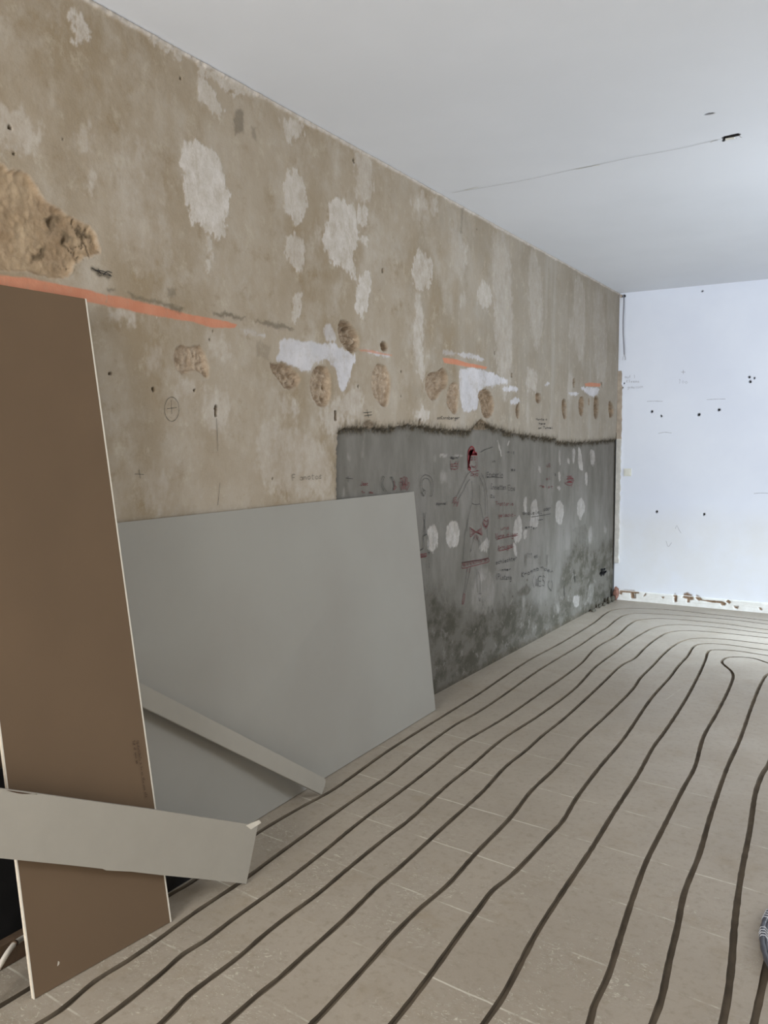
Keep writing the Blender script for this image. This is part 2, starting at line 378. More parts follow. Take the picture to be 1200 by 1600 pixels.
# --- filler patches on the tan part: (frame, weight, outline)
FILL = [
 (C1, .75, [(300,65),(385,70),(395,110),(440,150),(420,170),(390,160),(375,205),(345,170),(335,110)]),
 (C1, .6, [(660,135),(740,190),(870,260),(850,295),(740,235),(710,215)]),
 (C1, .6, [(880,265),(1000,330),(1150,410),(1190,440),(1130,455),(980,360),(900,300)]),
 (C1, .7, [(915,365),(960,370),(1010,420),(1045,520),(1010,530),(950,490),(915,455)]),
 (C1, .45, [(-60,500),(100,500),(180,560),(180,690),(120,700),(-60,690)]),
 (C1, .35, [(360,590),(400,590),(415,640),(415,700),(370,690)]),
 (C1, .5, [(400,810),(430,810),(450,890),(420,905),(385,870)]),
 (C1, .95, [(850,680),(890,668),(980,690),(1020,740),(1045,800),(1060,880),(1095,930),(1075,1000),(1040,1110),(1010,1110),(1000,1070),(990,1100),(930,1060),(875,1000),(870,900),(855,800)]),
 (C1, .28, [(640,660),(700,660),(700,720),(650,880),(620,800)]),
 (C1, .55, [(955,1090),(985,1100),(1000,1160),(985,1270),(965,1230),(970,1160)]),
 (C1, .2, [(200,30),(270,40),(280,120),(210,110)]),
 (C2, .6, [(120,90),(215,110),(220,200),(180,220),(120,180)]),
 (C2, .7, [(125,370),(180,335),(215,370),(235,470),(230,560),(200,610),(140,540),(130,430)]),
 (C2, .55, [(130,690),(190,625),(235,690),(235,760),(190,835),(165,800)]),
 (C2, .6, [(165,920),(205,910),(205,1000),(180,1065),(165,1020)]),
 (C2, .45, [(460,250),(550,290),(555,370),(545,490),(490,515),(455,430),(470,330)]),
 (C2, .8, [(350,475),(390,470),(465,520),(470,600),(485,655),(470,700),(440,740),(470,840),(460,865),(370,790),(340,760),(310,690),(320,600),(345,520)]),
 (C2, .75, [(480,520),(525,520),(530,600),(490,620),(470,590)]),
 (C2, .75, [(480,665),(525,650),(530,695),(490,705)]),
 (C2, .95, [(470,870),(510,815),(540,830),(540,960),(500,1030),(470,1030),(460,960)]),
 (C2, .45, [(725,490),(770,455),(800,500),(800,555),(740,540)]),
 (C2, .4, [(815,470),(850,480),(850,530),(825,580)]),
 (C2, .6, [(750,725),(790,730),(830,790),(825,860),(800,910),(750,905),(725,830)]),
 (C2, .5, [(745,940),(790,970),(790,1100),(785,1200),(740,1200)]),
 (C2, .55, [(1040,880),(1075,865),(1105,920),(1100,990),(1070,1010),(1040,970)]),
 (C2, .45, [(970,690),(990,690),(990,780),(970,800)]),
 (C2, .35, [(955,930),(980,930),(980,990),(960,990)]),
 (C2, .22, [(1100,610),(1200,650),(1200,1200),(1140,1200),(1110,900)]),
 (C2, .3, [(275,600),(305,600),(300,690),(285,700)]),
 (C4, .55, [(990,-20),(1055,-20),(1045,200),(1050,440),(1005,455),(1000,200)]),
 (C4, .45, [(600,500),(660,520),(660,620),(600,680),(540,690),(510,760),(470,800),(445,770),(400,690),(440,650),(480,560),(540,560)]),
 (C4, .45, [(230,590),(250,600),(250,700),(225,690)]),
 (C4, .3, [(140,590),(200,600),(210,680),(160,680)]),
 (C4, .7, [(1000,640),(1090,620),(1085,700),(1000,710)]),
 (C4, .3, [(0,700),(300,760),(480,900),(480,1180),(100,1180),(0,1000)]),
 (C4, .22, [(440,220),(520,190),(620,280),(540,330)]),
 (C3, .4, [(1000,610),(1100,670),(1040,860),(940,760)]),
 (C3, .35, [(820,560),(930,600),(900,650),(810,640)]),
 (C3, .5, [(520,240),(640,270),(640,320),(530,300)]), (C3, .8, [(715,272),(745,275),(735,300)]),
 (C3, .35, [(960,330),(1080,400),(1060,480),(980,440)]),
 (C3, .25, [(690,430),(760,470),(760,530),(700,520)]),
 (C3, .22, [(660,1000),(780,990),(800,1180),(680,1180)]),
 (C5, .4, [(645,270),(700,265),(705,400),(640,410)]), (C5, .22, [(870,-10),(920,-10),(910,120),(880,100)]),
 (C5, .3, [(470,150),(510,160),(500,240),(470,240)]), (C5, .3, [(100,170),(120,190),(115,240),(100,230)]),
 (C5, .25, [(640,470),(660,480),(655,570),(640,560)]), (C5, .4, [(20,500),(110,480),(105,560),(30,560)]),
 (C5, .3, [(870,290),(905,290),(895,440),(870,440)]),
 (FX, .35, [(770,370),(800,385),(800,600),(785,640),(772,500)]), (FX, .28, [(822,385),(845,400),(850,520),(832,560)]),
 (FX, .25, [(895,430),(915,440),(915,560),(898,560)]), (FX, .2, [(925,450),(945,455),(950,600),(930,600)]),
 (FX, .22, [(700,350),(722,362),(728,440),(706,430)]), (FX, .2, [(640,300),(668,310),(672,350),(648,346)]),
 (FX, .22, [(560,250),(585,262),(580,300),(566,296)]),
 (FX, .18, [(180,230),(260,240),(270,420),(200,440),(170,330)]),
]
for fr, w, pts in FILL: P.patch('filler', L(*fr, pts), w, 0.007 if w > .5 else 0.022, 0.0012 if w > .5 else 0.0, rag=0.035 if w > .5 else 0.05)
WHITE = [
 (C4, .95, [(150,210),(200,195),(290,205),(400,225),(480,230),(540,250),(625,300),(620,350),(600,400),(550,510),(520,515),(510,430),(470,350),(430,325),(350,350),(340,390),(300,395),(240,380),(190,340),(110,340),(140,280)]),
 (C4, .6, [(420,110),(470,115),(510,190),(500,225),(430,220)]), (C4, .9, [(660,272),(720,275),(850,300),(840,308),(740,300)]),
 (C4, .5, [(0,160),(60,165),(60,190),(0,190)]),
 (C5, .95, [(270,255),(460,280),(475,310),(540,320),(540,355),(480,350),(470,365),(390,370),(380,440),(375,480),(340,510),(290,500),(280,450),(270,330)]),
 (C5, .95, [(510,365),(595,365),(600,400),(510,390)]), (C5, .7, [(260,180),(320,180),(415,205),(410,235),(330,205),(270,200)]),
 (C5, .4, [(180,160),(260,175),(260,195),(185,190)]), (C5, .9, [(550,440),(600,425),(610,460),(560,465)]),
 (C5, .95, [(930,370),(1050,375),(1045,400),(1010,430),(970,400)]), (C5, .9, [(875,395),(940,400),(930,415),(880,415)]),
 (C5, .7, [(740,350),(780,342),(750,378)]), (C3, .35, [(1110,340),(1200,350),(1200,372),(1130,360)]),
]
for fr, w, pts in WHITE: P.patch('white', L(*fr, pts), w*0.85, 0.006, 0.001, 0.01, 0.006, rag=0.015)
ORANGE = [
 (FX, 1, [(-30,427),(0,430),(60,437),(140,453),(168,462),(165,472),(180,480),(135,470),(60,455),(0,449),(-30,446)]),
 (FX, 1, [(168,460),(250,479),(300,492),(345,500),(370,507),(366,513),(330,512),(300,502),(250,495),(190,483),(166,477)]),
 (C4, .7, [(640,262),(720,270),(850,296),(850,304),(740,290),(650,272)]),
 (C4, .8, [(1165,315),(1200,320),(1200,350),(1175,345)]),
 (C5, 1, [(185,208),(240,212),(330,240),(430,258),(420,270),(340,262),(190,235)]),
 (C5, .9, [(965,350),(1000,345),(1055,352),(1050,370),(970,365)]),
]
for fr, w, pts in ORANGE: P.patch('orange', L(*fr, pts), w, 0.003, 0.0, 0.004, 0.002)
# --- recessed grey cement field with a ragged lip
top = [(527,900),(527,775),(526,720),(528,682),(533,673),(541,669),(580,668),(600,669),(640,665),(672,668),(700,672),(735,673),(747,662),(762,664),(778,670),(800,677),(820,680),(845,684),(868,686),(874,691),(900,692),(930,690),(958,687)]
cp = [tuple(on_left(x, y)[1:]) for x, y in top]
cem_poly = [(cp[0][0], -0.3)]+cp[1:]+[(D+0.3, cp[-1][1]), (D+0.3, -0.3)]
sl, d = P.region(cem_poly, 0.012, 0.010, 0.3)
cemm = sstep(d, -0.002, 0.003)
P.a('cement')[sl] = cemm
P.disp[sl] -= 0.014*sstep(d, -0.002, 0.006)
leftside = P.V[sl] < 1.545
lip = 1.25*np.exp(-((d-0.006)/0.024)**2)*np.where(leftside & (P.U[sl] < 3.45), 0.35, 1.0)*(0.75+0.6*P.fu[sl]+0.5*P.wv[sl])
P.a('dirt_shade')[sl] = np.maximum(P.a('dirt_shade')[sl], np.clip(lip, 0, 0.95))
spik = np.clip(1-np.abs(d+0.012)/0.035, 0, 1)*sstep(vnoise(P.U[sl]*3.0, P.V[sl]*0.7, 30, 301, 2), 0.1, 0.5)
P.a('dirt_shade')[sl] = np.maximum(P.a('dirt_shade')[sl], np.where(leftside & (P.U[sl] < 3.45), 0, spik*0.75))
P.disp[sl] -= np.clip(lip, 0, 1)*0.006
for k in ('filler', 'white', 'orange'):
    P.a(k)[sl] *= (1-cemm)
# broken notches along the lip
for pts in ([(738,672),(744,660),(752,654),(762,660),(770,666),(764,672)], [(566,664),(574,655),(586,662),(584,672),(570,670)]):
    P.hollow(L(*FX, pts), 0.012); P.patch('dirt_shade', L(*FX, pts), 0.6, 0.01, 0, 0.012, 0.012)
# --- pale scrapes and filler in the grey field
CF = [
 (C6, .85, [(610,760),(650,730),(675,770),(680,870),(660,935),(615,930),(600,850)]), (C6, .8, [(745,740),(790,705),(830,740),(835,800),(825,890),(790,900),(750,880),(738,800)]),
 (C6, .55, [(990,880),(1030,830),(1050,850),(1045,920),(1000,930)]), (C6, .55, [(690,225),(750,220),(750,245),(690,245)]),
 (C6, .5, [(780,233),(860,238),(860,243),(790,240)]), (C6, .35, [(970,1095),(1020,1090),(1035,1110),(1010,1150),(975,1155)]),
 (C6, .3, [(560,60),(152,60),(140,235),(133,235),(146,60)][1:]), (C6, .25, [(700,350),(750,360),(745,440),(690,420)]),
 (C6, .3, [(30,220),(55,250),(50,270),(30,250)]), (C6, .4, [(655,240),(662,240),(662,270),(655,270)]), (C6, .35, [(0,490),(14,480),(10,520),(0,530)]),
 (C7, .6, [(385,750),(410,800),(410,960),(350,990),(335,900),(350,800)]), (C7, .6, [(420,640),(445,600),(450,700),(445,740),(430,730)]),
 (C7, .5, [(480,660),(530,610),(535,690),(555,780),(530,880),(470,870),(480,780)]), (C7, .6, [(680,650),(720,630),(750,680),(745,780),(720,850),(680,800)]),
 (C7, .6, [(860,640),(900,610),(930,700),(880,815),(860,740)]), (C7, .8, [(860,210),(880,200),(905,350),(900,400),(870,380)]),
 (C7, .6, [(960,220),(1000,220),(1005,320),(980,360),(960,310)]), (C7, .8, [(920,405),(945,410),(940,510),(920,510)]),
 (C7, .6, [(815,210),(845,210),(835,330),(820,330)]), (C7, .7, [(775,290),(795,300),(795,350),(780,330)]),
 (C7, .45, [(540,340),(565,380),(565,425),(545,400)]), (C7, .6, [(420,880),(455,870),(450,930),(425,960)]),
 (C7, .6, [(335,960),(370,1040),(365,1090),(340,1060)]), (C7, .5, [(705,220),(720,220),(725,340),(710,350)]),
 (C7, .3, [(950,850),(980,850),(970,1000),(945,990)]), (C7, .7, [(210,140),(222,170),(250,270),(238,265)]),
 (C7, .7, [(292,180),(315,140),(300,185)]), (C7, .6, [(60,1010),(115,945),(125,960),(130,1060),(70,1050)]),
 (C7, .5, [(820,1420),(880,1400),(870,1500),(830,1500)]), (C7, .35, [(60,1240),(130,1240),(120,1280),(80,1310)]),
 (C7, .3, [(400,1430),(440,1430),(420,1565)]), (C7, .35, [(690,1470),(720,1470),(710,1565),(690,1565)]), (C7, .3, [(1070,850),(1100,860),(1085,920)]),
 (C7, .25, [(950,1330),(1000,1310),(980,1480),(940,1480)]), (C7, .6, [(700,405),(720,405),(722,470),(708,470)]), (C7, .5, [(695,520),(725,520),(720,550),(697,545)]),
 (C6, .2, [(960,1060),(1080,1060),(1090,1385),(900,1385)]),
]
for fr, w, pts in CF: P.patch('filler', L(*fr, pts), w*0.66, 0.007 if w > .4 else 0.02, 0.0, 0.012, 0.008, rag=0.013)
# --- damp and dark stains low down
dampline = [(560,960),(640,905),(690,925),(735,960),(760,940),(775,960),(800,925),(830,940),(870,945),(885,870),(905,840),(935,855),(962,840)]
dl = [tuple(on_left(x, y)[1:]) for x, y in dampline]
dl[0] = (2.0, 0.7)
sl, d = P.region([(2.0, -0.2)]+dl+[(D+0.2, dl[-1][1]), (D+0.2, -0.2)], 0.06, 0.02, 0.4)
P.a('damp')[sl] = sstep(d, -0.09, 0.10)*0.85*P.a('cement')[sl]
for w, fr, pts in [
 (.75, C7, [(360,1390),(400,1360),(440,1320),(470,1330),(480,1370),(440,1420),(380,1430)]), (.6, C7, [(130,1500),(160,1490),(150,1565),(125,1600)]),
 (.5, C7, [(232,1480),(250,1490),(240,1600),(228,1590)]), (.5, C7, [(410,1430),(425,1430),(415,1560),(400,1560)]),
 (.45, C7, [(425,1080),(450,1070),(445,1170),(425,1180)]), (.45, C7, [(540,1080),(570,1085),(560,1160),(540,1150)]), (.45, C7, [(605,1080),(622,1080),(618,1190),(603,1180)]),
 (.6, C7, [(1000,1080),(1080,1090),(1140,1070),(1150,1100),(1140,1300),(1080,1420),(1020,1450),(1040,1300),(1000,1200)]),
 (.35, C7, [(820,870),(920,840),(950,900),(940,960),(860,940)]), (.35, C7, [(750,1050),(850,980),(950,1050),(850,1120),(760,1110)]),
 (.8, ((560,900), 5.4545), [(1100,330),(1120,260),(1155,240),(1170,320),(1200,350),(1190,400),(1120,410)]),
 (.45, ((560,900), 5.4545), [(660,790),(690,770),(690,860),(665,900)]), (.6, ((560,900), 5.4545), [(1240,150),(1280,190),(1290,300),(1260,340)])]:
    P.patch('damp', L(*fr, pts), w, 0.012, 0, 0.02, 0.01)
jn = sstep(0.035+0.03*P.wu-P.V, -0.02, 0.03)*0.55*P.a('cement'); P.at['dirt_shade'] = np.maximum(P.at['dirt_shade'], jn)
P.a('dirt_shade')[:] = np.maximum(P.a('dirt_shade'), sstep(P.U, D-0.05, D-0.02)*(P.V < 1.62)*(P.V > 0.3)*0.9)  # shade of the corner gap painted dark on the wall
# --- soft dark stains on the tan part
for w, fr, pts in [(.45, C1, [(1100,520),(1140,515),(1140,620),(1100,635),(1090,590)]), (.3, C1, [(1180,590),(1200,600),(1200,660),(1185,650)]),
 (.85, FX, [(142,417),(158,424),(173,431),(171,434),(155,429),(143,422)]), (.5, C3, [(600,180),(720,210),(860,240),(850,262),(740,230),(610,195)]),
 (.6, C3, [(1000,262),(1060,265),(1150,290),(1100,294),(1010,275)]), (.55, C4, [(0,85),(130,98),(220,120),(225,140),(130,112),(0,95)]),
 (.35, C3, [(780,140),(820,150),(820,190),(790,190)]), (.6, C3, [(505,150),(540,160),(535,172),(508,165)]), (.5, C2, [(-10,1055),(130,1065),(180,1100),(60,1085)]),
 (.25, C2, [(960,530),(972,530),(968,650),(958,650)]), (.2, C4, [(0,200),(90,240),(80,330),(0,300)])]:
    P.patch('dirt_shade', L(*fr, pts), w, 0.008, 0, 0.012, 0.012)
# --- hollows knocked into the plaster
HOL = [
 (C4, .026, [(85,340),(120,355),(180,345),(240,390),(285,440),(270,480),(215,520),(170,500),(130,440),(95,390)]),
 (C4, .022, [(340,430),(370,380),(410,360),(460,390),(470,470),(465,590),(420,635),(370,600),(340,520)]),
 (C4, .034, [(515,90),(550,75),(600,110),(640,170),(650,240),(620,285),(580,280),(530,220),(515,150)]),
 (C4, .016, [(725,400),(760,350),(820,370),(845,460),(835,600),(805,635),(735,560),(720,490)]),
 (C4, .026, [(775,230),(800,200),(830,240),(825,275),(780,265)]),
 (C3, .012, [(815,440),(850,410),(900,430),(930,405),(975,470),(985,570),(960,575),(920,530),(860,560),(820,520)]),
 (C5, .022, [(85,320),(110,290),(150,290),(185,250),(215,300),(210,370),(170,400),(150,445),(110,440),(85,380)]),
 (C5, .018, [(215,360),(250,335),(275,370),(270,450),(260,530),(220,500),(200,440)]),
 (C5, .024, [(370,415),(400,380),(440,385),(470,440),(465,520),(430,550),(400,520),(390,450)]),
 (C5, .03, [(595,460),(610,450),(605,550),(590,540),(583,490)]), (C5, .028, [(695,400),(725,400),(728,450),(705,465),(695,440)]),
 (C5, .03, [(840,440),(865,430),(870,540),(850,550),(838,490)]), (C5, .024, [(935,425),(960,420),(965,470),(950,545),(930,500)]),
 (C5, .03, [(1015,430),(1035,415),(1050,450),(1040,550),(1015,545)]), (C5, .03, [(1100,435),(1125,470),(1128,520),(1105,550),(1095,490)]),
 (C5, .02, [(985,430),(995,430),(993,470),(985,465)]), (C5, .03, [(900,320),(915,320),(912,375),(900,370)]), (C5, .03, [(1055,340),(1065,345),(1062,375)]),
]
for fr, dep, pts in HOL: P.hollow(L(*fr, pts), dep*1.5, rough=0.5, slope=0.011, warp=0.006)
# big broken area at the upper left
big = L(*FX, [(-60,240),(0,255),(20,267),(43,267),(55,290),(67,310),(83,323),(110,337),(137,350),(150,363),(158,387),(156,398),(125,405),(110,425),(100,435),(60,430),(0,424),(-60,415)])
P.hollow(big, 0.014, slope=0.010, rough=0.22)
sl, m = P.patch('hollow', chaikin(big), 1.0, warp=0.01)
P.a('bare')[sl] = m
# deeper torn bits on its right side
for pts in ([(75,345),(82,335),(95,345),(85,358),(78,375)], [(55,400),(75,385),(72,405),(55,412)], [(118,355),(148,368),(150,385),(138,372),(120,368)], [(98,360),(110,372),(104,392),(96,384)]):
    P.hollow(L(*FX, pts), 0.03, warp=0.02); P.patch('dirt_shade', L(*FX, pts), 0.55, 0.006, 0, 0.015, 0.015)
crk = sstep(np.abs(vnoise(P.U, P.V, 11, 811, 4)), 0.035, 0.0)*sstep(P.U, 1.76, 1.86)
P.disp -= P.a('hollow')*crk*0.008; P.at['dirt_shade'] = np.maximum(P.at['dirt_shade'], P.a('hollow')*crk*0.4*(P.V > 2.0))
# small drill holes, dowel slots, anchor holes
for fr, r, x, y in [(C1,.006,848,366),(C1,.007,48,597),(C1,.005,68,722),(C2,.010,458,303),(C3,.008,718,628),(C3,.006,913,628),(C3,.006,516,552),(C4,.006,102,1068),(C4,.007,908,405),(C4,.006,905,556),
                    (C1,.004,291,653),(C2,.006,1035,622),(C3,.004,998,356),(C3,.004,985,390),(C4,.008,640,495),(C7,.006,1030,14),(C7,.008,332,1420),(C7,.010,450,1285),(C5,.012,470,180)]:
    q = L(*fr, [(x, y)])[0]; ang = np.linspace(0, 2*math.pi, 9)[:-1]
    P.hollow([(q[0]+r*math.cos(a), q[1]+r*math.sin(a)) for a in ang], 0.02, 'dirt_shade', warp=0.002, slope=0.003)  # shade inside the holes put into the colour
for fr, pts in [(C3, [(1006,698),(1018,698),(1018,755),(1006,752)]), (C4, [(486,645),(504,645),(506,708),(490,710)]), (C4, [(1016,695),(1032,695),(1030,745),(1018,745)]),
                (C2, [(590,810),(596,805),(597,830),(591,830)]), (C5, [(560,295),(568,292),(568,318),(561,318)])]:
    P.hollow(L(*fr, pts), 0.02, 'hollow', warp=0.002, slope=0.004); P.patch('dirt_shade', L(*fr, pts), 0.6, 0.003, 0, 0.002, 0.002)
# ragged plaster bead under the ceiling
bead = sstep(P.V, H-0.022+0.012*P.wu, H-0.012+0.012*P.wu)
P.a('filler')[:] = np.maximum(P.a('filler'), bead*0.9); P.disp += bead*0.006*(1+P.fu)
P.disp[:, -1] = 0
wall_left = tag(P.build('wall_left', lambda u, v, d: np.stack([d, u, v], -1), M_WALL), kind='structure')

# ------------------------------------------------------------------ drawings and handwriting on the wall (thin strokes of ink, children of the wall)
rng = random.Random(3)
def ribbon(V, F, pts, w, to3, n3):
    """flat stroke along 2-D pts, 0.6 mm proud of the surface"""
    P2 = np.array(pts, float)
    if len(P2) < 2: return
    keep = [0]
    for i in range(1, len(P2)):
        if np.hypot(*(P2[i]-P2[keep[-1]])) > 1e-4: keep.append(i)
    P2 = P2[keep]
    if len(P2) < 2: return
    T = np.gradient(P2, axis=0); T /= np.hypot(T[:, 0], T[:, 1])[:, None]+1e-9
    N = np.stack([-T[:, 1], T[:, 0]], -1); b = len(V)
    for i, q in enumerate(P2):
        ww = w*(0.75+0.5*rng.random())*0.5
        for s_ in (1, -1):
            V.append(to3(*(q+N[i]*ww*s_)))
    for i in range(len(P2)-1): F.append((b+2*i, b+2*i+1, b+2*i+3, b+2*i+2))
def strokes(name, frame, lists, width, mat, parent, surf='left', label=None, off=0.0008, xplane=0.0):
    V, F = [], []
    if width < 0.007: width *= 0.72
    for pl in lists:
        q = smooth_poly(pl, 6) if len(pl) > 2 else np.array(pl, float)
        if len(pl) == 2: q = np.array([np.array(pl[0])*(1-k/4)+np.array(pl[1])*k/4 for k in range(5)], float)
        if surf == 'left':
            uv = [tuple(on_left(frame[0][0]+x/frame[1], frame[0][1]+y/frame[1], xplane)[1:]) for x, y in q]
            ribbon(V, F, uv, width, lambda u, v: (xplane+off, u, v), None)
        elif surf == 'back':
            r_ = [on_back(frame[0][0]+x/frame[1], frame[0][1]+y/frame[1]) for x, y in q]
            ribbon(V, F, [(p_[0], p_[2]) for p_ in r_], width, lambda u, v: (u, D-off-0.001, v), None)
        else:
            r_ = [on_ceil(frame[0][0]+x/frame[1], frame[0][1]+y/frame[1]) for x, y in q]
            ribbon(V, F, [(p_[0], p_[1]) for p_ in r_], width, lambda u, v: (u, v, H-off-0.001), None)
    o = mesh_obj(name, V, F, mat, parent)
    if label: o['label'] = label
    return o
GLY = {'a': [[(.8,.6),(.5,1),(.1,.8),(.1,.3),(.5,0),(.8,.4),(.8,1),(.8,.4),(.9,0)]], 'b': [[(.1,1.8),(.1,0),(.6,0),(.8,.5),(.5,1),(.1,.7)]],
 'c': [[(.8,.8),(.5,1),(.1,.6),(.2,.1),(.8,.1)]], 'd': [[(.8,1.8),(.8,0)],[(.8,.7),(.4,1),(.1,.5),(.4,0),(.8,.3)]], 'e': [[(.1,.5),(.8,.6),(.5,1),(.1,.6),(.3,0),(.8,.1)]],
 'f': [[(.7,1.8),(.4,1.6),(.4,0)],[(.1,1),(.7,1)]], 'g': [[(.8,.7),(.4,1),(.1,.5),(.4,.1),(.8,.4)],[(.8,1),(.8,-.5),(.3,-.7),(.1,-.4)]], 'h': [[(.1,1.8),(.1,0)],[(.1,.6),(.5,1),(.8,.6),(.8,0)]],
 'i': [[(.4,1),(.4,0)],[(.4,1.4),(.45,1.5)]], 'j': [[(.5,1),(.5,-.6),(.1,-.5)]], 'k': [[(.1,1.8),(.1,0)],[(.7,1),(.1,.5),(.8,0)]], 'l': [[(.4,1.8),(.4,.1),(.7,0)]],
 'm': [[(.1,1),(.1,0)],[(.1,.7),(.3,1),(.45,.6),(.45,0)],[(.45,.7),(.7,1),(.9,.6),(.9,0)]], 'n': [[(.1,1),(.1,0)],[(.1,.7),(.5,1),(.8,.6),(.8,0)]], 'o': [[(.5,1),(.1,.6),(.4,0),(.9,.4),(.5,1)]],
 'p': [[(.1,1),(.1,-.7)],[(.1,.8),(.6,1),(.8,.4),(.4,0),(.1,.3)]], 'r': [[(.1,1),(.1,0)],[(.1,.6),(.4,1),(.8,.9)]], 's': [[(.8,.9),(.3,1),(.2,.6),(.7,.4),(.6,0),(.1,.1)]],
 't': [[(.4,1.6),(.4,.1),(.7,0)],[(.1,1.1),(.8,1.1)]], 'u': [[(.1,1),(.2,.1),(.6,0),(.8,.4),(.8,1),(.8,0)]], 'v': [[(.1,1),(.4,0),(.8,1)]], 'w': [[(.1,1),(.25,0),(.5,.8),(.7,0),(.9,1)]],
 'z': [[(.1,1),(.8,1),(.1,0),(.9,0)]], 'T': [[(.5,1.8),(.4,0)],[(0,1.7),(1,1.9)]], 'E': [[(.9,1.8),(.1,1.8),(.1,0),(.9,0)],[(.1,.9),(.7,.9)]], 'C': [[(.9,1.6),(.4,1.9),(.05,1),(.3,0),(.9,.1)]],
 'V': [[(0,1.8),(.4,0),(.9,1.8)]], 'A': [[(0,0),(.5,1.8),(.9,0)],[(.2,.7),(.7,.7)]], 'J': [[(.7,1.8),(.7,.2),(.3,-.1),(0,.3)]], 'M': [[(0,0),(.1,1.7),(.5,.6),(.9,1.8),(.9,0)]],
 'P': [[(.1,0),(.1,1.8),(.7,1.6),(.6,.9),(.1,.8)]], 'K': [[(.1,1.8),(.1,0)],[(.9,1.8),(.1,.8),(.9,0)]], 'H': [[(.1,1.8),(.1,0)],[(.9,1.8),(.8,0)],[(.1,.9),(.8,.9)]], '1': [[(.2,1.4),(.5,1.8),(.5,0)]],
 'W': [[(0,1.8),(.2,0),(.5,1.4),(.75,0),(1,1.8)]], 'S': [[(.9,1.6),(.4,1.9),(.1,1.3),(.8,.7),(.6,0),(.1,.2)]], '(': [[(.6,2.1),(.1,1),(.6,-.3)]], ')': [[(.2,2.1),(.7,1),(.2,-.3)]],
 '-': [[(.1,.6),(.8,.7)]], 'F': [[(.9,1.8),(.1,1.8),(.1,0)],[(.1,.9),(.7,.9)]], '!': [[(.5,1.8),(.45,.5)],[(.45,.1),(.45,0)]], 'B': [[(.1,0),(.1,1.8),(.7,1.5),(.2,.9),(.8,.5),(.1,0)]]}
def writing(txt, x, y, h, wch, slope=0.0):
    """pixel-frame strokes for a line of handwriting; x, y = start of baseline; h = x-height; wch = advance"""
    out = []; cx = x
    for i, ch in enumerate(txt):
        if ch != ' ':
            jy = rng.uniform(-.1, .1)*h
            for st in GLY.get(ch, GLY['o']):
                out.append([(cx+px_*wch*0.85+rng.uniform(-.05, .05)*wch, y+slope*(cx-x)+jy-py_*h) for px_, py_ in st])
        cx += wch
    return out
XC = -0.0125   # face of the grey cement field
def inkx(*a, **k): return strokes(*a, xplane=XC+0.0035, **k)
Z = ((670, 690), 11.43)
girl = inkx('drawn_figure', Z, [
 [(735,540),(690,590),(640,690),(580,820),(530,920),(490,990)], [(735,670),(680,740),(630,850),(570,960),(530,1020)],
 [(765,700),(775,820),(780,960),(765,1100)], [(905,780),(912,960),(905,1110)], [(765,1100),(830,1125),(910,1115)],
 [(935,560),(990,680),(1030,880),(1045,1100),(1055,1350)], [(900,620),(960,760),(1000,950),(1010,1150),(1015,1340)],
 [(760,1120),(730,1250),(700,1420),(685,1600)], [(915,1120),(940,1230),(965,1340),(975,1400)],
 [(930,190),(990,150),(1060,125),(1143,95)], [(760,290),(780,290),(775,320),(755,310)],
], 0.0042, M_PENCIL, wall_left, label='figure in a long skirt outlined in grey pencil')
Z4 = ((700, 810), 11.43)
inkx('drawn_skirt', Z4, [[(355,0),(340,120),(310,260),(290,450),(280,600),(262,780)], [(720,40),(700,250),(735,480),(730,700)],
 [(255,790),(450,760),(600,740),(720,710)], [(340,890),(325,1050),(300,1220),(280,1340)], [(400,870),(375,1020),(345,1150),(310,1330)],
 [(540,950),(570,1060),(575,1180),(572,1330)], [(520,900),(515,1100),(530,1320)], [(545,1350),(590,1340),(580,1370)], [(550,1410),(570,1480),(575,1420)],
 [(470,330),(430,480),(415,590)], [(500,300),(540,400),(550,520)], [(530,310),(575,450),(585,570)], [(410,540),(405,600)]], 0.0042, M_PENCIL, wall_left, label='skirt and legs of the drawn figure in grey pencil')
red = []
for k in range(26):
    t_ = k/25; red.append([(262+t_*450, 800-t_*85), (275+t_*450+rng.uniform(-14, 14), 862-t_*110+rng.uniform(-6, 6))])
red += [[(255,790),(450,755),(600,735),(720,705)], [(255,795),(255,885),(420,855),(600,810),(735,765),(720,705)],
 [(390,160),(500,240),(610,300)], [(400,335),(500,245),(595,180)], [(395,165),(400,335)], [(590,110),(600,200),(612,300)], [(415,200),(480,230)], [(415,240),(480,245)], [(415,285),(470,262)],
 [(520,245),(590,215)], [(530,255),(600,245)], [(530,262),(605,275)], [(480,290),(470,380)], [(500,280),(500,400)], [(520,300),(545,420)],
 [(275,1350),(300,1350),(270,1530),(255,1525),(275,1350)], [(285,1360),(265,1520)], [(350,880),(345,960)], [(395,880),(380,980)],
 [(640,20),(690,60),(710,20),(720,100),(690,150),(640,110),(620,60)], [(650,90),(680,180),(700,120)]]
inkx('drawn_hem_and_bow', Z4, red, 0.0052, M_RED, wall_left, label='hem, bow, hand and shoe in red marker')
